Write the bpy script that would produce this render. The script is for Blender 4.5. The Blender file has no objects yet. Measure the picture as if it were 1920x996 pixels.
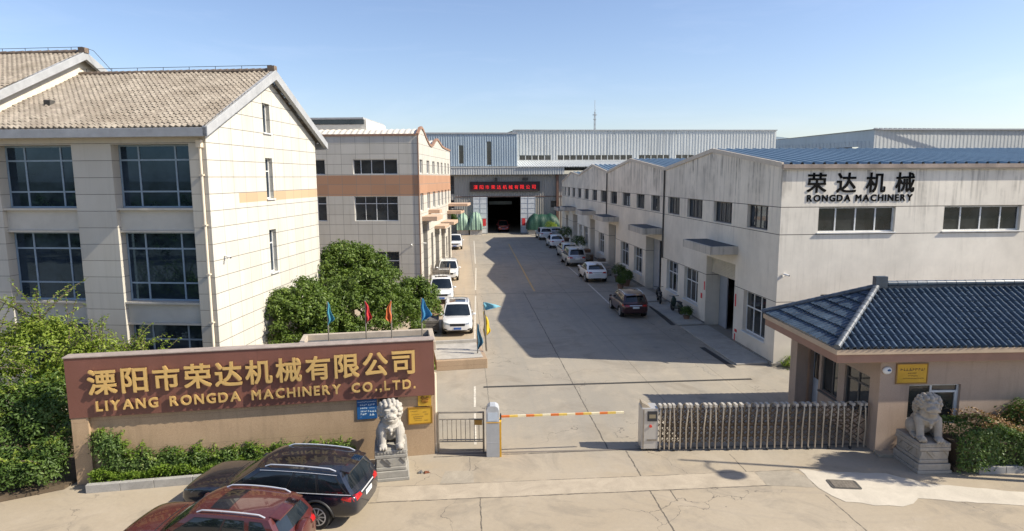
import bpy, bmesh, math, random
import numpy as np
from mathutils import Vector, Matrix
from mathutils.bvhtree import BVHTree

R = math.radians
C = bpy.context.scene.collection
scn = bpy.context.scene

# ------------------------------------------------------------------ camera
CAM_H, PITCH, YAW, ROLL = 8.5, math.atan(166/1200), R(4.4), R(0.3)
fw = Vector((math.sin(YAW)*math.cos(PITCH), math.cos(YAW)*math.cos(PITCH), -math.sin(PITCH)))
rt = Vector((math.cos(YAW), -math.sin(YAW), 0))
up = rt.cross(fw)
rt2 = rt*math.cos(ROLL)-up*math.sin(ROLL)
up2 = up*math.cos(ROLL)+rt*math.sin(ROLL)
cd = bpy.data.cameras.new('camera')
cam = bpy.data.objects.new('camera', cd)
C.objects.link(cam)
cam.matrix_world = Matrix(((rt2.x, up2.x, -fw.x, 0), (rt2.y, up2.y, -fw.y, 0), (rt2.z, up2.z, -fw.z, CAM_H), (0, 0, 0, 1)))
cd.sensor_width = 36.0
cd.lens = 36.0*1200/1920
cd.clip_start, cd.clip_end = 0.1, 6000
scn.camera = cam

# ------------------------------------------------------------------ sky, sun, exposure
SUN_EL, SUN_AZ = 39.5, 103.5
w = bpy.data.worlds.new('World')
scn.world = w
w.use_nodes = True
nt = w.node_tree
bg = nt.nodes['Background']
sky = nt.nodes.new('ShaderNodeTexSky')
sky.sky_type = 'NISHITA'
sky.sun_disc = False
sky.sun_elevation = R(SUN_EL)
sky.sun_rotation = R(SUN_AZ)
sky.altitude = 0
sky.air_density = 1.0
sky.dust_density = 0.9
sky.ozone_density = 2.2
tc = nt.nodes.new('ShaderNodeTexCoord'); mp = nt.nodes.new('ShaderNodeMapping'); mp.inputs['Scale'].default_value = (1.6, 1.6, 9.0); mp.inputs['Rotation'].default_value = (.06, .1, .4)
cn = nt.nodes.new('ShaderNodeTexNoise'); cn.inputs['Scale'].default_value = 2.2; cn.inputs['Detail'].default_value = 7; cn.inputs['Roughness'].default_value = .62; cn.inputs['Distortion'].default_value = .5
cr = nt.nodes.new('ShaderNodeMapRange'); cr.inputs[1].default_value = .52; cr.inputs[2].default_value = .78; cr.inputs[3].default_value = 0; cr.inputs[4].default_value = .05
cm = nt.nodes.new('ShaderNodeMix'); cm.data_type = 'RGBA'; cm.inputs[7].default_value = (9.5, 9.6, 9.8, 1)
nt.links.new(tc.outputs['Generated'], mp.inputs[0]); nt.links.new(mp.outputs[0], cn.inputs[0]); nt.links.new(cn.outputs[0], cr.inputs[0]); nt.links.new(cr.outputs[0], cm.inputs[0])
nt.links.new(sky.outputs[0], cm.inputs[6]); 
ct = nt.nodes.new('ShaderNodeMix'); ct.data_type = 'RGBA'; ct.blend_type = 'MULTIPLY'; ct.inputs[0].default_value = 1; ct.inputs[7].default_value = (1.0, .965, 1.03, 1)
nt.links.new(cm.outputs[2], ct.inputs[6]); nt.links.new(ct.outputs[2], bg.inputs[0])   # faint high wisps of cloud
bg.inputs[1].default_value = 0.104
sl = bpy.data.lights.new('sun', 'SUN')
sl.energy = 4.7
sl.angle = R(0.53)
sl.color = (1.0, 0.915, 0.765)
so = bpy.data.objects.new('sun', sl)
C.objects.link(so)
tosun = Vector((math.sin(R(SUN_AZ))*math.cos(R(SUN_EL)), math.cos(R(SUN_AZ))*math.cos(R(SUN_EL)), math.sin(R(SUN_EL))))
so.rotation_euler = tosun.to_track_quat('Z', 'Y').to_euler()
so.location = (60, -20, 60)
scn.view_settings.view_transform = 'Standard'
scn.view_settings.look = 'None'
scn.view_settings.gamma = 1
scn.view_settings.exposure = 0.76
scn.view_settings.use_curve_mapping = False
scn.cycles.max_bounces = 6
scn.cycles.transparent_max_bounces = 4
scn.cycles.use_denoising = True

# ------------------------------------------------------------------ mesh helpers
class MB:
    def __init__(s):
        s.v = []; s.f = []; s.m = []
    def add(s, vs, fs, mi=0):
        o = len(s.v)
        s.v += [tuple(v) for v in vs]
        s.f += [tuple(o+i for i in f) for f in fs]
        s.m += [mi]*len(fs)
        return s
    def quad(s, a, b, c, d, mi=0):
        return s.add([a, b, c, d], [(0, 1, 2, 3)], mi)
    def poly(s, pts, mi=0):
        return s.add(pts, [tuple(range(len(pts)))], mi)
    def box(s, x0, x1, y0, y1, z0, z1, mi=0):
        return s.add([(x0, y0, z0), (x1, y0, z0), (x1, y1, z0), (x0, y1, z0), (x0, y0, z1), (x1, y0, z1), (x1, y1, z1), (x0, y1, z1)],
                     [(0, 3, 2, 1), (4, 5, 6, 7), (0, 1, 5, 4), (1, 2, 6, 5), (2, 3, 7, 6), (3, 0, 4, 7)], mi)
    def bar(s, a, b, wx, wy, mi=0):
        a = Vector(a); b = Vector(b); d = (b-a).normalized()
        ref = Vector((0, 0, 1)) if abs(d.z) < .9 else Vector((0, 1, 0))
        u = d.cross(ref).normalized(); v = u.cross(d).normalized()
        vs = [p+u*(sx*wx/2)+v*(sy*wy/2) for p in (a, b) for sx, sy in ((-1, -1), (1, -1), (1, 1), (-1, 1))]
        return s.add(vs, [(0, 1, 2, 3), (7, 6, 5, 4), (0, 4, 5, 1), (1, 5, 6, 2), (2, 6, 7, 3), (3, 7, 4, 0)], mi)
    def tube(s, pts, r, n=8, mi=0, cap=True):
        pts = [Vector(p) for p in pts]
        rs = r if isinstance(r, (list, tuple)) else [r]*len(pts)
        rings = []; u = None
        for i, p in enumerate(pts):
            d = (pts[min(i+1, len(pts)-1)]-pts[max(i-1, 0)]).normalized()
            if u is None:
                ref = Vector((0, 0, 1)) if abs(d.z) < .9 else Vector((1, 0, 0))
                u = d.cross(ref).normalized()
            else:
                u = (u-d*u.dot(d)).normalized()
            v = d.cross(u)
            rings.append([p+(u*math.cos(2*math.pi*k/n)+v*math.sin(2*math.pi*k/n))*rs[i] for k in range(n)])
        vs = [q for r_ in rings for q in r_]; fs = []
        for i in range(len(pts)-1):
            for k in range(n):
                fs.append((i*n+k, i*n+(k+1) % n, (i+1)*n+(k+1) % n, (i+1)*n+k))
        if cap:
            fs.append(tuple(range(n-1, -1, -1))); fs.append(tuple((len(pts)-1)*n+k for k in range(n)))
        return s.add(vs, fs, mi)
    def lathe(s, prof, n=24, mat=None, mi=0):
        vs = []; fs = []
        for r, z in prof:
            for k in range(n):
                a = 2*math.pi*k/n
                vs.append(Vector((r*math.cos(a), r*math.sin(a), z)))
        for i in range(len(prof)-1):
            for k in range(n):
                fs.append((i*n+k, i*n+(k+1) % n, (i+1)*n+(k+1) % n, (i+1)*n+k))
        if prof[0][0] > 1e-6: fs.append(tuple(range(n-1, -1, -1)))
        if prof[-1][0] > 1e-6: fs.append(tuple((len(prof)-1)*n+k for k in range(n)))
        if mat is not None: vs = [mat @ v for v in vs]
        return s.add(vs, fs, mi)
    def prism(s, poly, h0, h1, f, mi=0):
        """extrude a 2-D polygon; f(u, v, h) -> point"""
        n = len(poly)
        vs = [f(u, v, h0) for u, v in poly]+[f(u, v, h1) for u, v in poly]
        fs = [tuple(range(n-1, -1, -1)), tuple(range(n, 2*n))]+[(i, (i+1) % n, n+(i+1) % n, n+i) for i in range(n)]
        return s.add(vs, fs, mi)
    def ball(s, c, r, n=10, mi=0, rot=None):
        rx, ry, rz = r if isinstance(r, (tuple, list)) else (r, r, r)
        vs = []; fs = []; m = max(4, n//2)
        for i in range(m+1):
            t = math.pi*i/m
            for k in range(n):
                a = 2*math.pi*k/n
                p = Vector((rx*math.sin(t)*math.cos(a), ry*math.sin(t)*math.sin(a), rz*math.cos(t)))
                if rot: p = rot @ p
                vs.append(p+Vector(c))
        for i in range(m):
            for k in range(n):
                fs.append((i*n+k, (i+1)*n+k, (i+1)*n+(k+1) % n, i*n+(k+1) % n))
        return s.add(vs, fs, mi)
    def mesh_in(s, me, mat=None, mi=0):
        vs = [(mat @ v.co) if mat is not None else v.co.copy() for v in me.vertices]
        return s.add(vs, [tuple(p.vertices) for p in me.polygons], mi)
    def build(s, name, mats, parent=None, smooth=None, bev=0, merge=False):
        me = bpy.data.meshes.new(name)
        me.from_pydata(s.v, [], s.f)
        if not isinstance(mats, (list, tuple)): mats = [mats]
        for m in mats: me.materials.append(m)
        if any(s.m): me.polygons.foreach_set('material_index', s.m)
        if merge or smooth is not None:
            bm = bmesh.new(); bm.from_mesh(me)
            if merge: bmesh.ops.remove_doubles(bm, verts=bm.verts, dist=1e-4)
            bmesh.ops.recalc_face_normals(bm, faces=bm.faces)
            bm.to_mesh(me); bm.free()
        if smooth is not None:
            me.polygons.foreach_set('use_smooth', [True]*len(me.polygons))
            me.set_sharp_from_angle(angle=R(smooth))
        me.update()
        o = bpy.data.objects.new(name, me); C.objects.link(o)
        if parent is not None: o.parent = parent
        if bev:
            b = o.modifiers.new('bevel', 'BEVEL'); b.width = bev; b.segments = 2; b.limit_method = 'ANGLE'; b.angle_limit = R(40)
        return o

def tag(o, label, cat, group=None):
    o['label'] = label; o['category'] = cat
    if group: o['group'] = group
    return o
def thing(name, label, cat, loc=(0, 0, 0), rz=0, group=None):
    o = bpy.data.objects.new(name, None); C.objects.link(o)
    o.empty_display_size = .2
    o.location = loc; o.rotation_euler = (0, 0, rz)
    return tag(o, label, cat, group)
def struct(o):
    o['kind'] = 'structure'; return o
def dup(root, loc, rz, label, group=None):
    r = root.copy(); C.objects.link(r); r.location = loc; r.rotation_euler = (0, 0, rz)
    r['label'] = label
    if group: r['group'] = group
    for ch in list(root.children):
        c = ch.copy(); C.objects.link(c); c.parent = r
        for g in ch.children:
            d = g.copy(); C.objects.link(d); d.parent = c
    return r
def evaluated(o, kill=True):
    dg = bpy.context.evaluated_depsgraph_get()
    me = bpy.data.meshes.new_from_object(o.evaluated_get(dg))
    if kill: bpy.data.objects.remove(o)
    return me

# ------------------------------------------------------------------ materials
class NG:
    """small node-graph writer"""
    def __init__(s, name):
        s.mat = bpy.data.materials.new(name); s.mat.use_nodes = True
        s.t = s.mat.node_tree; s.b = s.t.nodes['Principled BSDF']
        s.out = s.t.nodes['Material Output']
    def n(s, typ, **kw):
        nd = s.t.nodes.new(typ)
        for k, v in kw.items(): setattr(nd, k, v)
        return nd
    def put(s, sock, v):
        if isinstance(v, bpy.types.NodeSocket): s.t.links.new(v, sock)
        elif v is not None:
            if hasattr(sock, 'default_value') and isinstance(v, (tuple, list)) and len(v) == 3 and sock.type == 'RGBA': v = (*v, 1)
            sock.default_value = v
    def math(s, op, a, b=None, c=None, clamp=False):
        nd = s.n('ShaderNodeMath', operation=op, use_clamp=clamp)
        for i, v in enumerate((a, b, c)):
            if v is not None: s.put(nd.inputs[i], v)
        return nd.outputs[0]
    def mix(s, fac, a, b, typ='MIX'):
        nd = s.n('ShaderNodeMix', data_type='RGBA', blend_type=typ)
        s.put(nd.inputs[0], fac); s.put(nd.inputs[6], a); s.put(nd.inputs[7], b)
        return nd.outputs[2]
    def pos(s, obj=False):
        if obj: return s.n('ShaderNodeTexCoord').outputs['Object']
        return s.n('ShaderNodeNewGeometry').outputs['Position']
    def scale(s, v, sc):
        nd = s.n('ShaderNodeMapping'); s.put(nd.inputs['Vector'], v); nd.inputs['Scale'].default_value = sc
        return nd.outputs[0]
    def noise(s, v, sc, detail=4, rough=.6, dist=0.0):
        nd = s.n('ShaderNodeTexNoise'); s.put(nd.inputs['Vector'], v)
        nd.inputs['Scale'].default_value = sc; nd.inputs['Detail'].default_value = detail
        nd.inputs['Roughness'].default_value = rough; nd.inputs['Distortion'].default_value = dist
        return nd.outputs[0]
    def ramp(s, f, stops, interp='LINEAR'):
        nd = s.n('ShaderNodeValToRGB'); cr = nd.color_ramp; cr.interpolation = interp
        while len(cr.elements) < len(stops): cr.elements.new(.5)
        for e, (p, c) in zip(cr.elements, stops):
            e.position = p; e.color = (*c, 1) if isinstance(c, (tuple, list)) else (c, c, c, 1)
        s.put(nd.inputs[0], f)
        return nd.outputs[0]
    def maprange(s, f, a, b, c=0., d=1.):
        nd = s.n('ShaderNodeMapRange'); s.put(nd.inputs[0], f)
        for i, v in enumerate((a, b, c, d)): nd.inputs[i+1].default_value = v
        return nd.outputs[0]
    def xyz(s, v):
        nd = s.n('ShaderNodeSeparateXYZ'); s.put(nd.inputs[0], v); return nd.outputs
    def comb(s, x, y, z):
        nd = s.n('ShaderNodeCombineXYZ')
        for i, v in enumerate((x, y, z)): s.put(nd.inputs[i], v)
        return nd.outputs[0]
    def bump(s, h, strength=.3, dist=.02):
        nd = s.n('ShaderNodeBump'); s.put(nd.inputs['Height'], h)
        nd.inputs['Strength'].default_value = strength; nd.inputs['Distance'].default_value = dist
        s.t.links.new(nd.outputs[0], s.b.inputs['Normal']); return nd
    def set(s, col=None, rough=None, metal=None, spec=None, coat=None):
        b = s.b
        s.put(b.inputs['Base Color'], col); s.put(b.inputs['Roughness'], rough)
        s.put(b.inputs['Metallic'], metal); s.put(b.inputs['Specular IOR Level'], spec); s.put(b.inputs['Coat Weight'], coat)
        return s.mat

def plain(name, col, rough=.6, metal=0., var=.12, sc=3., spec=.5, coat=None, bump=0, bsc=40):
    g = NG(name); p = g.pos(True)
    n = g.noise(p, sc, 5, .65)
    c = g.mix(g.maprange(n, .3, .7), tuple(x*(1-var) for x in col), tuple(min(1, x*(1+var)) for x in col))
    if bump: g.bump(g.noise(p, bsc, 3), bump, .01)
    rr = g.maprange(n, .3, .7, max(0, rough-.05), min(1, rough+.05))
    return g.set(c, rr, metal, spec, coat)

def panel_stone(name, base, per, zper, jw=.012, jcol=.42, var=.06, shift=(0, 0, 0), band=None, vjoint=True, jz=None):
    """stone cladding with open joints; local coordinates, u runs along whichever wall it is"""
    g = NG(name); P = g.xyz(g.pos(True)); N = g.xyz(g.n('ShaderNodeTexCoord').outputs['Normal'])
    side = g.math('GREATER_THAN', g.math('ABSOLUTE', N[0]), .5)
    u = g.math('ADD', g.math('MULTIPLY', P[1], side), g.math('MULTIPLY', P[0], g.math('SUBTRACT', 1., side)))
    cu = g.math('DIVIDE', g.math('ADD', u, 100*per+shift[0]), per)
    cz = g.math('DIVIDE', g.math('ADD', P[2], 100*zper+shift[2]), zper)
    def line(c, pr):
        fr = g.math('FRACT', c); d = g.math('MINIMUM', fr, g.math('SUBTRACT', 1., fr))
        return g.math('LESS_THAN', g.math('MULTIPLY', d, pr), jw)
    lz = line(cz, zper); j = lz
    if vjoint: j = g.math('MAXIMUM', lz, g.math('MULTIPLY', line(cu, per), .8 if vjoint is True else vjoint))
    wn = g.n('ShaderNodeTexWhiteNoise', noise_dimensions='3D')
    g.put(wn.inputs[0], g.comb(g.math('FLOOR', cu), g.math('FLOOR', cz), side))
    pos = g.pos()
    n1 = g.noise(g.scale(pos, (1, 1, .35)), .9, 5, .6); n2 = g.noise(pos, 60, 2)
    c = g.mix(wn.outputs[0], tuple(x*(1-var) for x in base), tuple(min(1, x*(1+var)) for x in base))
    c = g.mix(g.maprange(n1, .42, .75, 0, .45), c, tuple(x*.8 for x in (base[0], base[1]*.97, base[2]*.9)))
    c = g.mix(g.maprange(n2, .3, .7, 0, .18), c, tuple(x*.72 for x in base))
    st = g.noise(g.scale(pos, (3.2, 3.2, .14)), 1.5, 5, .7)
    c = g.mix(g.maprange(st, .52, .74, 0, .38), c, tuple(x*.62 for x in (base[0], base[1]*.98, base[2]*.93)))   # rain streaks
    if band:
        c0, z0, z1, x0 = band
        inb = g.math('MULTIPLY', g.math('GREATER_THAN', P[2], z0), g.math('LESS_THAN', P[2], z1))
        if x0 is not None: inb = g.math('MULTIPLY', inb, g.math('MULTIPLY', side, g.math('GREATER_THAN', P[1], x0)))
        cb = g.mix(wn.outputs[0], tuple(x*.93 for x in c0), tuple(x*1.07 for x in c0))
        cb = g.mix(g.maprange(n2, .3, .7, 0, .2), cb, tuple(x*.7 for x in c0))
        c = g.mix(inb, c, cb)
    c = g.mix(j, c, tuple(x*jcol for x in base))
    g.bump(g.math('SUBTRACT', 1., j), .4, .01)
    return g.set(c, .55, 0, .4)

def stained_plaster(name, base, joints=(), top=9.2, amount=1.0):
    g = NG(name); pos = g.pos(); P = g.xyz(pos)
    big = g.noise(pos, .35, 6, .65); fine = g.noise(pos, 25, 3)
    st = g.noise(g.scale(pos, (2.6, 2.6, .12)), 1.6, 5, .7)
    st2 = g.noise(g.scale(pos, (6, 6, .25)), 1.3, 4, .7)
    patch = g.noise(pos, .8, 4, .6)
    c = g.mix(g.maprange(big, .35, .68), tuple(x*.82 for x in base), tuple(min(1, x*1.06) for x in base))
    hi = g.maprange(P[2], top-4.4, top+.2, 0, 1)
    m = g.math('MULTIPLY', g.maprange(st, .47, .64), g.math('MULTIPLY', hi, g.maprange(patch, .36, .54)))
    c = g.mix(g.math('MULTIPLY', m, .85*amount, clamp=True), c, (.13, .12, .105))
    m2 = g.math('MULTIPLY', g.maprange(st2, .52, .75), g.maprange(patch, .4, .7))
    c = g.mix(g.math('MULTIPLY', m2, .38*amount, clamp=True), c, (.22, .2, .17))
    low = g.math('MULTIPLY', g.maprange(P[2], .9, .0), g.maprange(g.noise(pos, 1.4, 4), .35, .65))
    c = g.mix(g.math('MULTIPLY', low, .5, clamp=True), c, (.2, .18, .15))
    j = None
    for z in joints:
        d = g.math('LESS_THAN', g.math('ABSOLUTE', g.math('SUBTRACT', P[2], z)), .016)
        j = d if j is None else g.math('MAXIMUM', j, d)
    if j is not None: c = g.mix(j, c, (.09, .08, .07))
    g.bump(fine, .12, .01)
    return g.set(c, .85, 0, .25)

def granite(name, base, spk=(.02, .02, .02), spk2=None, sc=70, rough=.45, jx=None, jz=None, spec=.5, streak=.25):
    g = NG(name); p = g.pos(True); pw = g.pos()
    n = g.noise(p, sc, 2, .7); n2 = g.noise(p, sc*1.7, 2, .7); n3 = g.noise(pw, .9, 5, .6)
    st = g.noise(g.scale(pw, (3, 3, .3)), 1.2, 4, .65)
    c = g.mix(g.maprange(n3, .35, .7), tuple(x*.9 for x in base), tuple(min(1, x*1.08) for x in base))
    c = g.mix(g.maprange(n, .55, .68, 0, .6), c, spk)
    c = g.mix(g.maprange(n2, .56, .7, 0, .6), c, spk2 or tuple(min(1, x*1.6) for x in base))
    c = g.mix(g.maprange(st, .52, .8, 0, streak*2), c, tuple(x*.6 for x in base))
    P = g.xyz(p); j = None
    for ax, per in ((0, jx), (2, jz)):
        if per:
            fr = g.math('FRACT', g.math('DIVIDE', g.math('ADD', P[ax], 50*per), per))
            l = g.math('LESS_THAN', g.math('MULTIPLY', fr, per), .008)
            j = l if j is None else g.math('MAXIMUM', j, l)
    if j is not None: c = g.mix(g.math('MULTIPLY', j, .6), c, tuple(x*.35 for x in base))
    return g.set(c, g.maprange(n3, .3, .7, rough-.1, rough+.12), 0, spec)

def corrugated(name, base, rough=.45, dirt=.3, metal=0.0):
    g = NG(name); pw = g.pos()
    st = g.noise(g.scale(pw, (1.2, 1.2, .06)), 1.5, 4, .6); big = g.noise(pw, .12, 4, .6)
    c = g.mix(g.maprange(big, .35, .65), tuple(x*.9 for x in base), tuple(min(1, x*1.08) for x in base))
    c = g.mix(g.maprange(st, .5, .75, 0, dirt), c, tuple(x*.55 for x in base))
    return g.set(c, rough, metal, .45)

def glass(name, col=(.012, .016, .02), rough=.025, spec=.6, ior=1.5, tint=(1, 1, 1)):
    g = NG(name); p = g.pos()
    n = g.noise(p, .5, 2)
    g.bump(n, .012, .05)
    c = g.mix(g.maprange(g.noise(p, 1.1, 3), .4, .7), col, tuple(x*2.2+.004 for x in col))
    g.b.inputs['IOR'].default_value = ior; g.b.inputs['Specular Tint'].default_value = (*tint, 1)
    return g.set(c, rough, 0, spec)

def paint(name, col, metal=.0, rough=.28, coat=1.0, flake=.0):
    g = NG(name); p = g.pos(True)
    n = g.noise(p, 2.5, 4, .6)
    c = g.mix(g.maprange(n, .35, .7), col, tuple(min(1, x*.92+.004) for x in col))
    up_ = g.maprange(g.xyz(g.n('ShaderNodeNewGeometry').outputs['Normal'])[2], .3, 1.0, 0, .06)
    c = g.mix(g.math('MULTIPLY', up_, g.maprange(g.noise(p, 9, 4), .35, .7)), c, (.34, .3, .24))   # dust lies on upward faces
    g.b.inputs['Coat Roughness'].default_value = .04
    return g.set(c, rough, metal, .5, coat)

def leaf_mat(name, stops, trans=.25, rough=.5):
    g = NG(name)
    rnd = g.n('ShaderNodeNewGeometry').outputs['Random Per Island']
    big = g.maprange(g.noise(g.pos(), 2.4, 3), .3, .7)
    f = g.math('ADD', g.math('MULTIPLY', rnd, .55), g.math('MULTIPLY', big, .45), clamp=True)
    c = g.ramp(f, stops)
    g.set(c, rough, 0, .35)
    tr = g.n('ShaderNodeBsdfTranslucent'); g.put(tr.inputs[0], g.mix(1.0, c, (1.0, 1.15, .55), 'MULTIPLY'))
    mx = g.n('ShaderNodeMixShader'); mx.inputs[0].default_value = trans
    g.t.links.new(g.b.outputs[0], mx.inputs[1]); g.t.links.new(tr.outputs[0], mx.inputs[2])
    g.t.links.new(mx.outputs[0], g.out.inputs[0])
    return g.mat

def emit(name, col, st):
    g = NG(name); g.set(col, .5)
    g.put(g.b.inputs['Emission Color'], col); g.b.inputs['Emission Strength'].default_value = st
    return g.mat
# ------------------------------------------------------------------ ground
def ground_mat():
    g = NG('concrete'); p = g.pos(); P = g.xyz(p)
    warm = (.325, .268, .19); grey = (.26, .236, .195)
    big = g.noise(p, .16, 5, .6); mid = g.noise(p, .7, 5, .65, .6); fine = g.noise(p, 9, 5, .7); spk = g.noise(p, 70, 2, .6)
    yard = g.maprange(g.math('ADD', P[1], g.math('MULTIPLY', g.math('SUBTRACT', mid, .5), 5.)), 17, 21)
    c = g.mix(yard, warm, grey)
    c = g.mix(g.maprange(big, .38, .66, 0, .5), c, (.39, .34, .265))
    blot = g.noise(p, .45, 6, .7, 1.2)
    c = g.mix(g.maprange(blot, .50, .66, 0, .6), c, (.19, .165, .13))
    c = g.mix(g.maprange(mid, .52, .74, 0, .4), c, (.45, .385, .30))
    # worn sandy strip along the left-hand parking row
    lf = g.math('MULTIPLY', g.maprange(P[0], 1.6, .2), g.maprange(P[1], 24, 30))
    c = g.mix(g.math('MULTIPLY', lf, .6), c, (.47, .36, .24))
    # swept curved tyre marks near the gate
    dx = g.math('SUBTRACT', P[0], 10.5); dy = g.math('SUBTRACT', P[1], 24.)
    rad = g.math('SQRT', g.math('ADD', g.math('MULTIPLY', dx, dx), g.math('MULTIPLY', dy, dy)))
    rings = g.noise(g.comb(g.math('MULTIPLY', rad, 2.1), g.math('MULTIPLY', P[1], .05), 0.), 1., 3, .6)
    tm = g.math('MULTIPLY', g.maprange(rings, .53, .68), g.math('MULTIPLY', g.maprange(rad, 12.6, 10.2), g.maprange(P[1], 19.5, 16.)))
    c = g.mix(g.math('MULTIPLY', tm, .32), c, (.20, .18, .16))
    # lanes worn darker along the yard
    lane = g.noise(g.scale(p, (1.3, .04, 1)), 1., 4, .6)
    c = g.mix(g.math('MULTIPLY', g.maprange(lane, .48, .70, 0, .5), yard), c, (.22, .21, .19))
    # oil drips
    oil = g.n('ShaderNodeTexVoronoi'); g.put(oil.inputs['Vector'], p); oil.inputs['Scale'].default_value = .55
    od = g.math('MULTIPLY', g.maprange(oil.outputs['Distance'], .16, .03), g.maprange(g.noise(p, .3, 2), .52, .62))
    c = g.mix(g.math('MULTIPLY', od, .45), c, (.10, .095, .09))
    c = g.mix(g.maprange(fine, .35, .72, 0, .22), c, (.18, .165, .14))
    c = g.mix(g.maprange(spk, .5, .7, 0, .2), c, (.56, .5, .42))
    # joints between the cast slabs, slightly wandering
    wob = g.math('MULTIPLY', g.math('SUBTRACT', g.noise(p, 2.2, 3, .7), .5), .10)
    def seg(coord, at, half, other, lo, hi, k=1.0):
        d = g.math('ABSOLUTE', g.math('SUBTRACT', g.math('ADD', coord, wob), at))
        m = g.math('LESS_THAN', d, half)
        m = g.math('MULTIPLY', m, g.math('MULTIPLY', g.math('GREATER_THAN', other, lo), g.math('LESS_THAN', other, hi)))
        return g.math('MULTIPLY', m, k)
    js = [seg(P[0], 4.46, .022, P[1], 18.9, 47), seg(P[0], 7.58, .016, P[1], 18.9, 96, .6), seg(P[0], .9, .018, P[1], 18.9, 90, .6),
          seg(P[0], 10.9, .015, P[1], 18.9, 96, .5),
          seg(P[1], 46.3, .05, P[0], -3, 14), seg(P[1], 33.2, .018, P[0], -3, 14, .55), seg(P[1], 60, .035, P[0], -3, 14, .55), seg(P[1], 74, .04, P[0], -3, 14, .55),
          seg(P[1], 18.78, .03, P[0], -1, 5.4), seg(P[0], 4.98, .022, P[1], 8, 18.7), seg(P[0], .35, .018, P[1], 8, 16.1), seg(P[0], .1, .014, P[1], 17, 18.7, .6),
          seg(P[1], 16.98, .016, P[0], -2.6, 9.7, .8), seg(P[1], 16.12, .02, P[0], -2.6, 9.7), seg(P[0], 8.1, .014, P[1], 16.4, 18.2), seg(P[0], 9.6, .02, P[1], 10, 15.5, .9), seg(P[0], 5.55, .02, P[1], 15.5, 16.1)]
    j = js[0]
    for k in js[1:]: j = g.math('MAXIMUM', j, k)
    j = g.math('MULTIPLY', j, g.maprange(g.noise(p, 5, 3), .3, .5, .35, 1))
    c = g.mix(g.math('MULTIPLY', j, .8), c, (.05, .045, .04))
    # hairline cracks
    vo = g.n('ShaderNodeTexVoronoi', feature='DISTANCE_TO_EDGE')
    nv = g.n('ShaderNodeTexNoise'); g.put(nv.inputs['Vector'], p); nv.inputs['Scale'].default_value = 1.2; nv.inputs['Detail'].default_value = 5
    vm = g.n('ShaderNodeVectorMath', operation='MULTIPLY_ADD'); g.put(vm.inputs[0], nv.outputs['Color']); vm.inputs[1].default_value = (1.1, 1.1, 1.1); g.put(vm.inputs[2], p)
    g.put(vo.inputs['Vector'], vm.outputs[0]); vo.inputs['Scale'].default_value = .17
    ck = g.math('MULTIPLY', g.math('LESS_THAN', vo.outputs['Distance'], .0012), g.maprange(g.noise(p, .22, 2), .46, .52))
    c = g.mix(g.math('MULTIPLY', ck, .7), c, (.07, .06, .055))
    # lighter recast band and pale front repair are separate sheets; far ground turns to scrub
    far = g.math('MAXIMUM', g.maprange(P[1], 150, 190), g.maprange(P[1], -12, -24))
    c = g.mix(far, c, g.mix(g.maprange(g.noise(p, .02, 5), .4, .6), (.05, .07, .025), (.14, .12, .07)))
    g.bump(g.math('ADD', g.math('MULTIPLY', fine, .6), g.math('MULTIPLY', spk, .4)), .25, .01)
    return g.set(c, g.maprange(mid, .3, .7, .72, .9), 0, .3)

mb = MB()
xs = [-3000, -300, -60, 60, 300, 3000]; ys = [-1500, -100, 0, 120, 400, 4000]
for i in range(5):
    for k in range(5):
        mb.quad((xs[i], ys[k], 0), (xs[i+1], ys[k], 0), (xs[i+1], ys[k+1], 0), (xs[i], ys[k+1], 0))
struct(mb.build('ground', ground_mat()))

def sheet(name, polys, m, z=.004):
    b = MB()
    for p in polys: b.poly([(x, y, z) for x, y in p])
    return struct(b.build(name, m))

def wobble(pts, amp, step, seed):
    rnd = random.Random(seed); out = []
    for i in range(len(pts)):
        a = Vector(pts[i]); b = Vector(pts[(i+1) % len(pts)]); n = max(1, int((b-a).length/step))
        for k in range(n):
            p = a.lerp(b, k/n); out.append((p.x+rnd.uniform(-amp, amp), p.y+rnd.uniform(-amp, amp)))
    return out

def cement(name, base, var=.1, speck=.2):
    g = NG(name); p = g.pos()
    n = g.noise(p, 1.3, 6, .7, .8); f = g.noise(p, 30, 3)
    c = g.mix(g.maprange(n, .35, .68), tuple(x*(1-var) for x in base), tuple(min(.85, x*(1+var)) for x in base))
    c = g.mix(g.maprange(f, .5, .7, 0, speck), c, tuple(x*.55 for x in base))
    g.bump(f, .2, .01)
    return g.set(c, .85, 0, .3)
M_repair = cement('pale_cement', (.47, .425, .35))
M_band = cement('recast_band', (.37, .315, .24), .14, .3)
M_patchd = cement('grey_patch', (.30, .265, .21), .2, .35)
M_kerb = cement('kerb_stone', (.33, .32, .30), .2, .4)
patch = [(9.68, 17.0), (10.68, 16.74), (12.02, 16.5), (12.75, 15.85), (13.6, 15.55), (15.0, 15.16), (17.5, 14.6), (18, 13.2), (14.36, 14.48), (12.78, 14.86), (11.92, 15.11), (11.6, 14.83), (11.22, 14.72), (10.59, 14.85), (9.93, 15.08), (9.74, 15.41), (9.63, 15.87)]
sheet('pavement_repair', [wobble(patch, .035, .25, 3)], M_repair, .008)
sheet('pavement_band', [wobble([(-2.4, 16.14), (4.95, 16.14), (8.3, 16.14), (8.3, 16.96), (4.95, 16.96), (-2.4, 16.96)], .02, .3, 5)], M_band)
sheet('pavement_patch', [wobble([(8.3, 16.15), (9.6, 15.9), (9.66, 16.6), (9.3, 16.95), (8.32, 16.95)], .03, .2, 7), wobble([(-.75, 17.0), (.2, 17.0), (.22, 17.75), (-.6, 17.78)], .02, .2, 8)], M_patchd, .0045)

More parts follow.
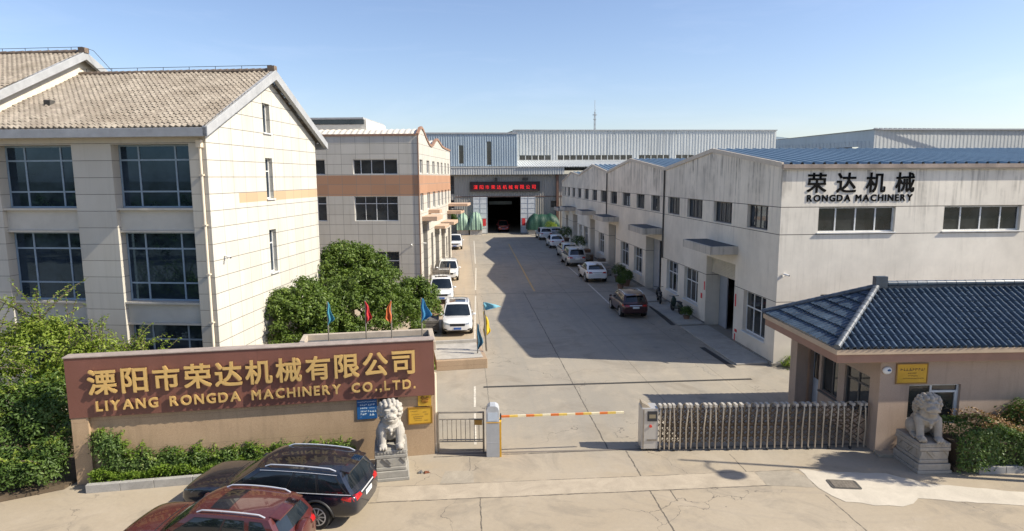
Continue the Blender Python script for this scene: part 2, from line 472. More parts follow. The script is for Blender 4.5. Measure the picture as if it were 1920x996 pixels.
def worn_paint(name, col):
    g = NG(name); p = g.pos()
    c = g.mix(g.maprange(g.noise(p, 6, 5, .7), .42, .62, 0, .8), col, (.33, .3, .26))
    return g.set(c, .8, 0, .3)
M_yellow = worn_paint('yellow_paint', (.55, .33, .08)); M_whitep = worn_paint('white_paint', (.60, .56, .48))
def strip(x0, y0, x1, y1, wd):
    d = Vector((x1-x0, y1-y0)).normalized(); n = Vector((-d.y, d.x))*wd/2
    return [(x0-n.x, y0-n.y), (x1-n.x, y1-n.y), (x1+n.x, y1+n.y), (x0+n.x, y0+n.y)]
o = sheet('road_marking', [strip(5.3, 47, 5.85, 81.5, .14)], M_yellow)
o = sheet('road_marking', [strip(9.72, 38, 9.95, 50, .11), strip(9.95, 53, 10.0, 62, .11), strip(.52, 32, .86, 45.6, .1), strip(.9, 48, 1.2, 60, .1), strip(1.2, 63, 1.5, 86, .1),
                           strip(.3, 19.6, .34, 22.5, .08), strip(.35, 23, .4, 25.4, .08), strip(9.0, 62.3, 12.2, 62.4, .09), strip(9.0, 73, 12.2, 73.1, .09)], M_whitep)
o = sheet('gate_track', [strip(-.9, 18.98, 12.6, 18.55, .10)], cement('rail_steel', (.16, .14, .12)), .0055)

# drain channel across the yard: dark grate bars set in a slot
M_dark = plain('dark_steel', (.03, .03, .032), .6)
M_iron = plain('cast_iron', (.06, .056, .05), .8, .0, .3, 8)
t = thing('drain_grate', 'long thin dark drain grate running straight across the yard', 'drain', (.75, 25.22, 0))
b = MB(); b.box(0, 11.3, -.05, .05, .004, .010); b.build('channel', M_dark, t)
b = MB()
for i in range(140):
    x = .04+i*.08; b.box(x, x+.035, -.055, .055, .0105, .018)
b.box(0, 11.3, -.07, -.057, .004, .018); b.box(0, 11.3, .057, .07, .004, .018)
b.build('bars', M_iron, t)
for (x0, y0, x1, y1, lab) in ((12.26, 40.5, 12.0, 35.2, 'dark drain slot beside the maroon parked car along the factory apron'), (11.85, 30.3, 11.98, 26.9, 'dark drain slot along the apron near the front factory corner')):
    L = math.hypot(x1-x0, y1-y0)
    t = thing('drain_slot', lab, 'drain', (x0, y0, 0), math.atan2(y1-y0, x1-x0), 'drain slots along the factory')
    b = MB(); b.box(0, L, -.13, .13, .004, .012); b.build('channel', M_dark, t)
    b = MB()
    for i in range(int(L/.12)): b.box(i*.12, i*.12+.04, -.14, .14, .0125, .02)
    b.build('bars', M_iron, t)
# aprons in front of the factory doors
b = MB()
for y0, y1 in ((27.2, 34.6), (35.0, 41.6), (42.0, 47.5), (55, 61)):
    b.prism([(12.25, y0), (13.8, y0), (13.8, y1), (12.25, y1)], 0.0, .07, lambda u, v, h: (u, v, h if u < 13 else h+.04*(h > .01)))
struct(b.build('path', cement('apron', (.36, .34, .30), .15, .35), bev=.015))
# manhole
t = thing('manhole_cover', 'dark cast iron manhole cover set in the pale cement repair', 'manhole', (10.42, 15.98, .008), R(-10))
b = MB(); b.prism([(-.36, -.26), (.36, -.26), (.40, -.2), (.40, .2), (.36, .26), (-.36, .26), (-.4, .2), (-.4, -.2)], .001, .012, lambda u, v, h: (u, v, h)); b.build('frame', M_iron, t)
b = MB(); b.prism([(-.31, -.21), (.31, -.21), (.31, .21), (-.31, .21)], .0125, .02, lambda u, v, h: (u, v, h))
for i in range(7):
    for k in range(5): b.box(-.27+i*.085, -.225+i*.085, -.18+k*.08, -.15+k*.08, .0205, .026)
b.build('lid', plain('worn_iron', (.15, .13, .105), .8, 0, .3, 8), t)

# ------------------------------------------------------------------ walls and windows
def wall(mb, a, b, z0, z1, ops=(), depth=.25, mi=0, rmi=None, top=None):
    """front faces with openings; outward side is on the right when walking a -> b"""
    a = Vector(a); b = Vector(b); L = (b-a).length; d = (b-a)/L; n = Vector((d.y, -d.x)); rmi = mi if rmi is None else rmi
    def P(u, z, dp=0):
        q = a+d*u-n*dp; return (q.x, q.y, z)
    us = sorted({0., L, *[x for o in ops for x in o[:2]]}); zs = sorted({z0, z1, *[x for o in ops for x in o[2:4]]})
    for i in range(len(us)-1):
        for k in range(len(zs)-1):
            uc = (us[i]+us[i+1])/2; zc = (zs[k]+zs[k+1])/2
            if not any(o[0] < uc < o[1] and o[2] < zc < o[3] for o in ops):
                mb.quad(P(us[i], zs[k]), P(us[i+1], zs[k]), P(us[i+1], zs[k+1]), P(us[i], zs[k+1]), mi)
    for o in ops:
        u0, u1, a0, a1 = o[:4]; dp = o[4] if len(o) > 4 else depth
        mb.quad(P(u0, a0), P(u0, a0, dp), P(u0, a1, dp), P(u0, a1), rmi)
        mb.quad(P(u1, a0, dp), P(u1, a0), P(u1, a1), P(u1, a1, dp), rmi)
        mb.quad(P(u0, a1), P(u0, a1, dp), P(u1, a1, dp), P(u1, a1), rmi)
        if a0 > .02: mb.quad(P(u0, a0, dp), P(u0, a0), P(u1, a0), P(u1, a0, dp), rmi)
    if top:
        mb.poly([P(0, z1)]+[P(L, z1)]+[P(u, z) for u, z in reversed(top)], mi)
    return P

def window(parent, a, b, op, depth, cols, rows, frame, pane, bw=.055, name='window', sill=None, sub=(), label=None):
    """op = (u0, u1, z0, z1); bars at the fractions cols and rows; sub = extra bars (u0, u1, z0, z1) as fractions"""
    a = Vector(a); b = Vector(b); d = (b-a).normalized(); n = Vector((d.y, -d.x)); u0, u1, z0, z1 = op
    def bx(m, ua, ub, za, zb, d0, d1, mi=0):
        p = [a+d*u-n*q for q in (d0, d1) for u in (ua, ub)]
        vs = [(p[0].x, p[0].y, za), (p[1].x, p[1].y, za), (p[3].x, p[3].y, za), (p[2].x, p[2].y, za), (p[0].x, p[0].y, zb), (p[1].x, p[1].y, zb), (p[3].x, p[3].y, zb), (p[2].x, p[2].y, zb)]
        m.add(vs, [(0, 3, 2, 1), (4, 5, 6, 7), (0, 1, 5, 4), (1, 2, 6, 5), (2, 3, 7, 6), (3, 0, 4, 7)], mi)
    f = MB(); dd = depth-.07; e = .002
    bx(f, u0+e, u0+bw, z0+e, z1-e, dd, depth-.005); bx(f, u1-bw, u1-e, z0+e, z1-e, dd, depth-.005)
    bx(f, u0+bw, u1-bw, z0+e, z0+bw, dd+.002, depth-.006); bx(f, u0+bw, u1-bw, z1-bw, z1-e, dd+.002, depth-.006)
    W = u1-u0; H = z1-z0
    for c in cols: bx(f, u0+W*c-bw*.5, u0+W*c+bw*.5, z0+bw, z1-bw, dd+.004, depth-.008)
    for r in rows: bx(f, u0+bw, u1-bw, z0+H*r-bw*.5, z0+H*r+bw*.5, dd+.006, depth-.010)
    for s in sub: bx(f, u0+W*s[0]-bw*.35, u0+W*s[0]+bw*.35, z0+H*s[1], z0+H*s[2], dd+.012, depth-.012)
    if sill: bx(f, u0-.06, u1+.06, z0-sill, z0-.003, -.07, depth-.02)
    o = f.build(name, frame, parent)
    if label: o['label'] = label
    g = MB(); bx(g, u0+bw*.4, u1-bw*.4, z0+bw*.4, z1-bw*.4, depth-.035, depth-.022)
    g.build('pane', pane, o)
    return o

def room(mb, x0, x1, y0, y1, z1, mi=0, skip=''):
    """inward-facing dark liner so that openings look into a real room"""
    if 'w' not in skip: mb.quad((x0, y0, 0), (x0, y1, 0), (x0, y1, z1), (x0, y0, z1), mi)
    if 'e' not in skip: mb.quad((x1, y1, 0), (x1, y0, 0), (x1, y0, z1), (x1, y1, z1), mi)
    if 's' not in skip: mb.quad((x1, y0, 0), (x0, y0, 0), (x0, y0, z1), (x1, y0, z1), mi)
    if 'n' not in skip: mb.quad((x0, y1, 0), (x1, y1, 0), (x1, y1, z1), (x0, y1, z1), mi)
    mb.quad((x0, y0, z1), (x0, y1, z1), (x1, y1, z1), (x1, y0, z1), mi)

def tile_roof(mb, O, U, V, uw, vmax, per, prof, course, step, nper=6, vmin=None):
    O = Vector(O); U = Vector(U).normalized(); V = Vector(V).normalized(); N = U.cross(V).normalized()
    n = int(round(uw/per*nper)); rnd = random.Random(4)
    for i in range(n):
        ua, ub = uw*i/n, uw*(i+1)/n; vm = vmax((ua+ub)/2)
        if vm <= .02: continue
        ha, hb = prof((ua/per) % 1), prof((ub/per) % 1)
        nv = max(1, int(math.ceil(vm/course)))
        for k in range(nv):
            va, vb = k*course, min(vm, (k+1)*course)
            j = random.Random(int(ua/per+1e-6)*131+k*7).uniform(-.010, .014)
            sg = .014*math.sin(ua*.9+va*.7)+.010*math.sin(ua*2.3-va*1.7)
            ha, hb = prof((ua/per) % 1)+sg, prof((ub/per) % 1)+sg
            p = [O+U*ua+V*va+N*(ha+step+j), O+U*ub+V*va+N*(hb+step+j), O+U*ub+V*vb+N*hb, O+U*ua+V*vb+N*ha]
            lo = [O+U*ub+V*va+N*(hb if k else hb-.03), O+U*ua+V*va+N*(ha if k else ha-.03)]
            mb.add(p+lo, [(0, 1, 2, 3), (5, 4, 1, 0)])

def tile_mat(name, c0, c1, per, course, slope, rough=.6, spec=.4, moss=(.1, .09, .07)):
    g = NG(name); p = g.pos(True); P = g.xyz(p)
    wn = g.n('ShaderNodeTexWhiteNoise', noise_dimensions='3D')
    g.put(wn.inputs[0], g.comb(g.math('FLOOR', g.math('DIVIDE', P[0], per)), g.math('FLOOR', g.math('DIVIDE', P[2], course*slope)), g.math('FLOOR', g.math('DIVIDE', P[1], per))))
    c = g.mix(wn.outputs[0], c0, c1)
    n = g.noise(g.pos(), .7, 5, .65)
    c = g.mix(g.maprange(n, .42, .66, 0, .62), c, moss)
    c = g.mix(g.maprange(g.noise(g.pos(), 14, 4), .45, .7, 0, .4), c, tuple(x*.6 for x in c0))
    return g.set(c, rough, 0, spec)

M_win_blue = plain('blue_grey_frame', (.22, .29, .36), .45)
M_win_white = plain('white_frame', (.62, .63, .63), .45)
M_win_dark = plain('dark_frame', (.10, .095, .09), .5)
M_glass = glass('window_glass', (.010, .015, .022), .02, .5, 1.75, (.30, .55, .85))
M_glass_d = glass('shop_glass', (.02, .022, .022), .03, .5, 1.7)
M_fascia = plain('grey_fascia', (.33, .34, .35), .6, 0, .15, 2)
M_cream = plain('cream_pipe', (.62, .54, .42), .5)
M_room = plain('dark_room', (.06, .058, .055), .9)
M_soffit = plain('soffit', (.5, .44, .35), .8)
M_white = plain('white_plastic', (.72, .72, .70), .4)

def cctv(name_label, loc, rz, parent=None):
    t = thing('security_camera', name_label, 'camera', loc, rz, 'white security cameras on the walls'); t.scale = (.75,)*3
    b = MB(); b.box(0, .04, -.05, .05, -.05, .05); b.tube([(.03, 0, 0), (.2, 0, .02), (.22, 0, .1)], .018, 6); b.build('bracket', M_white, t)
    b = MB(); b.tube([(.05, 0, .14), (.42, 0, .08)], .055, 10); b.build('body', M_white, t, smooth=40)
    b = MB(); b.tube([(.4205, 0, .08), (.44, 0, .0768)], .045, 10); b.build('lens', M_dark, t)
    return t

# ------------------------------------------------------------------ left office building
LB = thing('office_building', 'cream stone office building with beige tiled gable roof and large blue framed windows', 'building', (-9.09, 23.98, 0), R(-9.3))
M_stone = panel_stone('cream_stone', (.55, .53, .475), 1.0, .611, .013, .30, .06, band=((.50, .35, .22), 7.54, 7.95, 2.35), vjoint=.65)
M_pier = panel_stone('pier_stone', (.50, .475, .42), 40., .611, .011, .36, .04, vjoint=.0)
b = MB()
bays = [(-3.5, -.64), (-7.86, -4.98), (-12.24, -9.36), (-16.6, -13.7), (-21., -18.1)]
ops = [(24+x0, 24+x1, .45, 9.74, .515) for x0, x1 in bays]
wall(b, (-24, 0), (0, 0), 0, 10.05, ops, mi=1)
SL = .436
gops = [(5.0, 5.72, 10.42, 11.66), (5.0, 5.72, 7.62, 9.36), (5.0, 5.72, 4.4, 6.28), (5.0, 5.72, 1.2, 3.0)]
top = [(0, 10.05), (5.75, 12.62), (11.2, 10.2)]
b2 = MB(); P = wall(b2, (0, 0), (0, 11.2), 0, 10.02, [o for o in gops if o[3] < 10], .28)
# gable triangle with its own window, cut by hand
def gz(u): return 10.2+u*SL if u < 5.75 else 10.2+(11.5-u)*SL
for poly in ([(0, 10.02), (5.0, 10.02), (5.0, gz(5.0)), (0, gz(0))], [(5.72, 10.02), (11.2, 10.02), (11.2, gz(11.2)), (5.75, gz(5.75)), (5.72, gz(5.72))],
             [(5.0, 10.02), (5.72, 10.02), (5.72, 10.42), (5.0, 10.42)], [(5.0, 11.66), (5.72, 11.66), (5.72, gz(5.72)), (5.0, gz(5.0))]):
    b2.poly([P(u, z) for u, z in poly])
u0, u1, a0, a1 = gops[0]
b2.quad(P(u0, a0), P(u0, a0, .28), P(u0, a1, .28), P(u0, a1)); b2.quad(P(u1, a0, .28), P(u1, a0), P(u1, a1), P(u1, a1, .28))
b2.quad(P(u0, a1), P(u0, a1, .28), P(u1, a1, .28), P(u1, a1)); b2.quad(P(u0, a0, .28), P(u0, a0), P(u1, a0), P(u1, a0, .28))
b.add(b2.v, b2.f, 0)
wall(b, (0, 11.2), (-24, 11.2), 0, 10.2, mi=0)
wall(b, (-24, 11.2), (-24, 0), 0, 10.05, mi=0)
b.build('wall', [M_stone, M_pier], LB)
# spandrels and ledges inside the bays
b = MB()
for x0, x1 in bays:
    for z0, z1 in ((6.62, 7.36), (3.14, 3.86)):
        b = MB(); b.box(x0+.002, x1-.002, .2, .5, z0, z1)
        b.build('spandrel', bpy.data.materials.get('spandrel_stone') or plain('spandrel_stone', (.49, .465, .41), .7, 0, .1, 1.2), LB)
b = MB()
M_ledge = plain('ledge_stone', (.48, .445, .38), .7)
for x0, x1 in bays:
    for z, ya, yb in ((7.363, .03, .52), (3.863, .03, .52), (6.54, .12, .5), (3.06, .12, .5)):
        b = MB(); b.box(x0+.004, x1-.004, ya, yb, z, z+.076); b.build('ledge', M_ledge, LB)
for x0, x1 in bays[:4]:
    for z0, z1 in ((7.44, 9.736), (3.94, 6.538), (.5, 3.058)):
        window(LB, (-24, 0), (0, 0), (24+x0+.01, 24+x1-.01, z0, z1), .5, (.26, .745), (.26, .76), M_win_blue, M_glass, .06)
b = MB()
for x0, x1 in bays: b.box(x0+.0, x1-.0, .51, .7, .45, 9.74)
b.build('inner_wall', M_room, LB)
for k, o_ in enumerate(gops):
    window(LB, (0, 0), (0, 11.2), o_, .24, (), (.68,) if k else (), M_win_white, M_glass, .05, sill=.05)
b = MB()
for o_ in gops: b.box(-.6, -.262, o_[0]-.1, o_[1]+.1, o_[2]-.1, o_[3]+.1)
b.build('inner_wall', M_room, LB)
# roofs: front and rear slope, then the taller block further left
M_tile = tile_mat('beige_roof_tile', (.22, .192, .16), (.325, .288, .24), .21, .30, .4, .75, .25, (.16, .13, .10))
def stile(f): return .045*math.sin(f*2*math.pi)+.012*math.sin(4*math.pi*f)
eh = .55
V = Vector((0, 1, SL)).normalized(); Lr = math.hypot(5.75+eh, (5.75+eh)*SL)
b = MB()
ze = 10.30
tile_roof(b, (-8.33, -eh, ze), (1, 0, 0), V, 8.33+.33, lambda u: Lr, .21, stile, .30, .03, 6)
Vb = Vector((0, -1, SL)).normalized()
tile_roof(b, (.33, 12.05, ze), (-1, 0, 0), Vb, 8.66, lambda u: Lr, .21, stile, .30, .03, 4)
b.build('roof', M_tile, LB, smooth=35)
zr = ze+(5.75+eh)*SL
b = MB()
b.box(-24, .34, -eh-.03, -eh+.10, 9.96, 10.27)                       # eave board
b.box(-24, .34, 11.95, 12.08, 9.96, 10.27)
f = lambda u, v, h: (h, u, v)
for s, x0, x1 in ((0, .2, .38),):
    b.prism([(-eh-.03, 9.96), (-eh-.03, 10.30), (5.75, zr+.05), (12.08, 10.30), (12.08, 9.96), (5.75, zr-.36)], x0, x1, f)
b.build('eave_board', M_fascia, LB, bev=.012)
b = MB(); b.quad((-24, -eh+.1, 9.98), (-24, 0, 10.02), (.2, 0, 10.02), (.2, -eh+.1, 9.98)); b.build('soffit', M_soffit, LB)
b = MB()
for i in range(30): b.tube([(-8.33+i*.288, 5.75, zr+.02), (-8.33+i*.288+.30, 5.75, zr+.045)], .10, 8)
b.box(.06, .36, 5.6, 5.9, zr-.02, zr+.22)
b.build('ridge_cap', plain('ridge_tile', (.16, .12, .09), .8, 0, .3, 6), LB, smooth=40)
b = MB()
for i in range(8): b.tube([(-8.0+i*1.15, 5.75, zr), (-8.0+i*1.15, 5.75, zr+.26)], .012, 5)
b.tube([(-8.3, 5.75, zr+.25), (.2, 5.75, zr+.25)], .012, 5)
b.build('lightning_rod', M_iron, LB)
b = MB(); b.box(-7.15, -6.88, 1.75, 2.05, ze+2.2*SL+.02, ze+2.5*SL+.16); b.build('vent', M_iron, LB, bev=.02)
# taller block
zu = .95
b = MB()
tile_roof(b, (-24, -eh, ze+zu), (1, 0, 0), V, 24-8.33+.35, lambda u: Lr, .21, stile, .30, .03, 4)
tile_roof(b, (-7.98, 12.05, ze+zu), (-1, 0, 0), Vb, 16, lambda u: Lr, .21, stile, .30, .03, 4)
b.build('roof', M_tile, LB, smooth=35)
b = MB()
b.prism([(-eh-.03, 9.96+zu), (-eh-.03, 10.30+zu), (5.75, zr+.05+zu), (12.08, 10.30+zu), (12.08, 9.96+zu), (5.75, zr-.30+zu)], -8.1, -7.94, f)
b.box(-24, -7.95, -eh-.03, -eh+.10, 9.96+zu, 10.27+zu)
b.build('eave_board', M_fascia, LB, bev=.012)
b = MB(); b.prism([(0, 9.9), (0, 10.4+zu), (5.75, zr-.1+zu), (11.2, 10.4+zu), (11.2, 9.9)], -8.7, -8.335, f); b.box(-24, -8.3, 0.01, .3, 10.0, 11.2)
b.build('upper_wall', plain('cream_render', (.64, .585, .47), .8), LB)
b = MB()
for i in range(40): b.tube([(-24+i*.4, 5.75, zr+zu+.02), (-24+i*.4+.42, 5.75, zr+zu+.045)], .10, 8)
b.box(-8.2, -7.9, 5.6, 5.9, zr+zu-.02, zr+zu+.2)
b.build('ridge_cap', bpy.data.materials['ridge_tile'], LB, smooth=40)
b = MB()
for i in range(9): b.tube([(-17+i*1.05, 5.75, zr+zu), (-17+i*1.05, 5.75, zr+zu+.25)], .012, 5)
b.tube([(-20, 5.75, zr+zu+.24), (-8.1, 5.75, zr+zu+.24), (-7.7, 5.9, zr+zu+.1), (-7.4, 6.6, zr+.3)], .012, 5)
b.build('lightning_rod', M_iron, LB)
# downpipe
b = MB(); b.tube([(-.18, -.09, 9.75), (-.18, -.09, .3), (-.18, -.25, .1)], .052, 10); b.box(-.27, -.09, -.2, 0, 9.6, 9.86)
for z in (8.6, 6.8, 5, 3.2, 1.4): b.box(-.25, -.11, -.15, 0, z, z+.05)
b.build('downpipe', M_cream, LB, smooth=40)
LB.scale = (1.03, .9, 1)
cctv('white security camera on the office gable wall near its front corner', Vector((-9.09, 23.98, 0))+Matrix.Rotation(R(-9.3), 3, 'Z') @ Vector((.0, .76, 5.5)), R(-30))

# ------------------------------------------------------------------ annex (three storeys, tan band, wavy gables)
AX = thing('annex_building', 'three storey beige panelled annex with a tan band and wavy brown roof edge', 'building', (-3.15, 47.53, 0), R(-6.6))
M_annex = panel_stone('annex_panel', (.52, .495, .44), 1.06, .735, .016, .40, .05, shift=(.35, 0, .08), band=((.40, .225, .135), 7.17, 8.68, None))
curve = [(0, 11.5), (.5, 11.75), (1.0, 12.0), (1.65, 12.12), (2.4, 11.95), (3.6, 11.45), (4.9, 11.05), (6.0, 10.93), (7.0, 11.1), (8.2, 11.5), (9.3, 11.68), (10.4, 11.5), (12, 11.2), (14, 11.1), (17.4, 11.05)]
b = MB()
fo = [(14-4.80, 14-1.54, 8.74, 9.83), (14-4.80, 14-1.57, 5.33, 7.15), (14-3.3, 14-1.57, 1.15, 3.07), (14-9.6, 14-6.88, 8.74, 9.83), (14-9.6, 14-6.88, 5.33, 7.15)]
wall(b, (-14, 0), (0, 0), 0, 11.5, fo, .22)
sy = [(.55, 1.85), (3.6, 4.9), (6.4, 7.6), (9.0, 10.1), (11.1, 12.1), (13.4, 14.3), (15.5, 16.4)]
so_ = [(y0, y1, z0, z1) for y0, y1 in sy for z0, z1 in ((8.8, 9.82), (6.0, 7.32))]
do_ = [(1.35, 3.3, 0, 4.95, .9), (5.0, 6.0, 0, 4.0, .4), (7.2, 9.2, 0, 3.95, .9), (10.8, 12.8, 0, 3.9, .9), (13.6, 14.4, .9, 2.9, .3), (15.0, 16.6, 0, 3.6, .6)]
P = wall(b, (0, 0), (0, 17.4), 0, 10.9, so_+do_, .22, top=curve)
wall(b, (0, 17.4), (-14, 17.4), 0, 11.0); wall(b, (-14, 17.4), (-14, 0), 0, 11.4)
b.build('wall', M_annex, AX)
b = MB(); room(b, -6, -.95, .5, 17.2, 4.6, skip='e'); b.box(-.4, -.3, .2, 17.2, 5.6, 10.5); b.box(-9.8, -1.2, .3, .36, .8, 10.4); b.build('inner_wall', M_room, AX)
for k, o_ in enumerate(fo):
    if k in (0, 3): window(AX, (-14, 0), (0, 0), o_, .2, (.17, .41, .70), (), M_win_white, M_glass_d, .05)
    elif k in (1, 4): window(AX, (-14, 0), (0, 0), o_, .2, (.5,), (.70,), M_win_white, M_glass_d, .05, sub=((.25, 0, 1), (.75, 0, 1)))
    else: window(AX, (-14, 0), (0, 0), o_, .2, (.42,), (.63,), M_win_white, M_glass_d, .06)
for o_ in so_: window(AX, (0, 0), (0, 17.4), o_, .18, (.5,), (), M_win_white, M_glass_d, .05)
# coping follows the wave; metal roof is the same wave swept across the building
M_cope = plain('brown_coping', (.27, .155, .10), .6)
b = MB()
n = len(curve)
for x0, x1, z0, z1 in ((-.12, .07, .0, .17),):
    for i in range(n-1):
        (ya, za), (yb, zb) = curve[i], curve[i+1]
        v = [(x0, ya, za+z0), (x1, ya, za+z0), (x1, yb, zb+z0), (x0, yb, zb+z0), (x0, ya, za+z1), (x1, ya, za+z1), (x1, yb, zb+z1), (x0, yb, zb+z1)]
        b.add(v, [(0, 3, 2, 1), (4, 5, 6, 7), (0, 1, 5, 4), (2, 3, 7, 6), (1, 2, 6, 5), (3, 0, 4, 7)])
b.box(-14, -.121, -.07, .12, 11.5, 11.64); b.box(-.02, .055, -.055, .02, 0, 11.5)
b.build('coping', M_cope, AX, merge=True)
M_roofw = corrugated('white_metal_roof', (.62, .58, .50), .5, .25)
b = MB()
rx = [-14+i*.11 for i in range(126)]
for i in range(125):
    h0, h1 = (.05 if (i//2) % 2 else 0), (.05 if ((i+1)//2) % 2 else 0)
    for k in range(n-1):
        (ya, za), (yb, zb) = curve[k], curve[k+1]
        b.quad((rx[i], ya+.1, za-.05+h0), (rx[i+1], ya+.1, za-.05+h1), (rx[i+1], yb+.1, zb-.05+h1), (rx[i], yb+.1, zb-.05+h0))
b.build('roof', M_roofw, AX)
b = MB()
for y0, y1, z, th, dx in ((1.0, 4.0, 5.25, .34, 1.15), (4.0, 5.3, 5.65, .30, .9), (6.8, 9.6, 4.2, .25, .9), (10.4, 13.4, 4.25, .3, 1.2), (14.6, 17.4, 5.0, .3, 1.35), (15.5, 18.4, 5.7, .25, 1.9)):
    b.box(-.1, dx, y0, y1, z, z+th)
b.build('canopy', plain('canopy_stone', (.46, .33, .235), .7, 0, .12, 2), AX, bev=.02)
# rooftop penthouse
b = MB(); b.box(-12, -4.3, 2.2, 8.5, 11.2, 12.06); b.box(-12.02, -4.28, 2.18, 8.52, 12.06, 12.50); b.box(-12, -4.3, 2.2, 8.5, 12.5, 12.86); b.build('penthouse', plain('white_render', (.60, .57, .50), .8), AX)
b = MB(); b.box(-12.2, -4.45, 2.0, 8.6, 12.88, 13.02); b.build('penthouse_roof', M_fascia, AX, bev=.01)
b = MB(); b.box(-11.8, -4.5, 2.12, 2.17, 11.66, 12.04); b.box(-11.8, -4.45, 2.14, 2.19, 12.52, 12.86); b.build('window', M_glass_d, AX)
cctv('white security camera on the annex front wall beside its corner', Vector((-3.15, 47.53, 0))+Matrix.Rotation(R(-6.6), 3, 'Z') @ Vector((-.62, 0, 3.5)), R(-95))
cctv('white security camera on the annex side wall above a doorway', Vector((-3.15, 47.53, 0))+Matrix.Rotation(R(-6.6), 3, 'Z') @ Vector((.0, 1.1, 3.5)), R(-20))

# ------------------------------------------------------------------ right-hand factory with four gables
FX, FY = 13.82, 26.92
FA = thing('factory_building', 'long white stained factory with four gables and blue corrugated roof', 'building', (0, 0, 0))
joints = (7.13, 5.93, 2.93)
M_plaster = stained_plaster('stained_plaster', (.74, .68, .58), joints, 9.3)
M_plaster2 = stained_plaster('stained_plaster_lit_front', (.76, .71, .62), joints, 9.1, .8)  # same plaster, base lightened to put the front's sunlight into its colour
gab = [(26.92, 8.9), (34.8, 9.84), (43.1, 8.93), (52.2, 9.80), (60.6, 8.86), (67.8, 9.65), (75.7, 8.6), (81.0, 9.0), (88.5, 7.75)]
Y1 = 88.5
up_w = [(28.07, 30.21), (32.0, 34.4), (36.1, 38.6), (40.0, 42.35), (44.1, 46.25), (47.95, 50.2), (52.1, 54.7), (56.7, 59.2), (61.05, 63.4), (65.3, 67.65), (69.75, 72.05), (74.1, 76.2), (78.2, 80.05), (81.95, 83.65), (85.1, 86.3), (87.2, 88.1)]
lo_w = [(27.85, 30.2), (36.38, 38.75), (39.95, 42.2), (48.15, 50.6), (52.2, 55.0), (61.6, 64.2), (70, 72.2), (73.4, 75.3)]
drs = [(31.3, 35.15, 4.02), (43.45, 47.3, 4.03), (56.85, 59.7, 4.1), (66.1, 68.6, 4.0), (76.35, 79.4, 3.9), (83.2, 84.8, 3.5)]
b = MB()
ops = [(Y1-y1, Y1-y0, 6.02, 7.13, .24) for y0, y1 in up_w]+[(Y1-y1, Y1-y0, .9, 2.9, .26) for y0, y1 in lo_w]+[(Y1-y1, Y1-y0, 0, z, .95) for y0, y1, z in drs]
wall(b, (FX, Y1), (FX, FY), 0, 7.5, ops, top=[(Y1-y, z) for y, z in reversed(gab)])
fops = [(15.54-FX, 19.07-FX, 6.01, 7.12), (21.34-FX, 25.0-FX, 6.01, 7.12), (27.2-FX, 30.8-FX, 6.01, 7.12), (15.85-FX, 19.3-FX, 1.3, 3.25), (21.3-FX, 25-FX, 1.3, 3.25)]
b2 = MB(); wall(b2, (FX, FY), (FX+34, FY), 0, 8.9, fops, .22); b.add(b2.v, b2.f, 1)
wall(b, (FX+34, FY), (FX+34, Y1), 0, 7.5, top=[(y-FY, z) for y, z in gab])
wall(b, (FX+34, Y1), (FX, Y1), 0, 7.75)
b.build('wall', [M_plaster, M_plaster2], FA)
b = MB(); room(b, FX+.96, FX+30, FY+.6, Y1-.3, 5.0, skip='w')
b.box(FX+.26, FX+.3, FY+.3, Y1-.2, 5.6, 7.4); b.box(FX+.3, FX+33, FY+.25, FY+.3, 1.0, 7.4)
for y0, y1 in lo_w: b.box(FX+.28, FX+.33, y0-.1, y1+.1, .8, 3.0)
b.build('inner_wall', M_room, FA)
wa, wb = (FX, Y1), (FX, FY)
for i, o_ in enumerate(ops[:len(up_w)]):
    window(FA, wa, wb, o_[:4], .22, (.26, .5, .76) if i < 8 else (.5,), (), M_win_dark, M_glass, .05)
for o_ in ops[len(up_w):len(up_w)+len(lo_w)]:
    window(FA, wa, wb, o_[:4], .24, (.34, .67), (.62,), M_win_white, M_glass_d, .055, sill=.07)
for i, o_ in enumerate(fops):
    window(FA, (FX, FY), (FX+34, FY), o_, .2, (.24, .5, .76), (), M_win_white, M_glass_d, .06, sill=.05)
# roofs
M_blue = corrugated('blue_metal_roof', (.175, .245, .305), .42, .3)
for i in range(0, 8):
    (ya, za), (yb, zb) = gab[i], gab[i+1]
    b = MB(); N_ = 34*2
    for k in range(N_):
        x0, x1 = FX-.05+k*.5, FX-.05+(k+1)*.5
        h = .11
        for (p, q, ha, hb) in ((x0, x0+.32, 0, 0), (x0+.32, x0+.36, 0, h), (x0+.36, x0+.44, h, h), (x0+.44, x1, h, 0)):
            b.quad((p, ya, za+.06+ha), (q, ya, za+.06+hb), (q, yb, zb+.06+hb), (p, yb, zb+.06+ha))
    b.build('roof', M_blue, FA)
b = MB()
for i in range(8):
    (ya, za), (yb, zb) = gab[i], gab[i+1]
    v = [(FX-.07, ya, za-.06), (FX+.02, ya, za-.06), (FX+.02, ya, za+.16), (FX-.07, ya, za+.16)]
    v2 = [(x, yb, z-za+zb) for x, _, z in v]
    b.add(v+v2, [(0, 1, 2, 3), (7, 6, 5, 4), (0, 4, 5, 1), (1, 5, 6, 2), (2, 6, 7, 3), (3, 7, 4, 0)])
b.box(FX-.02, FX+34, FY-.10, FY-.004, 8.74, 8.79)
b.build('verge_trim', plain('verge_trim', (.5, .44, .36), .6), FA)
b = MB(); b.box(FX-.05, FX+34, FY-.16, FY+.05, 8.80, 8.98); b.build('gutter', plain('rusty_gutter', (.29, .235, .20), .7, 0, .35, 1.2), FA)
b = MB()
M_pipe = plain('dark_pipe', (.07, .065, .06), .6)
for y, z, ze_ in ((gab[2][0], 8.9, 2.9), (gab[4][0], 8.8, 4.9)):
    b = MB(); b.tube([(FX-.06, y, z), (FX-.06, y, ze_)], .055, 8); b.build('downpipe', M_pipe, FA)
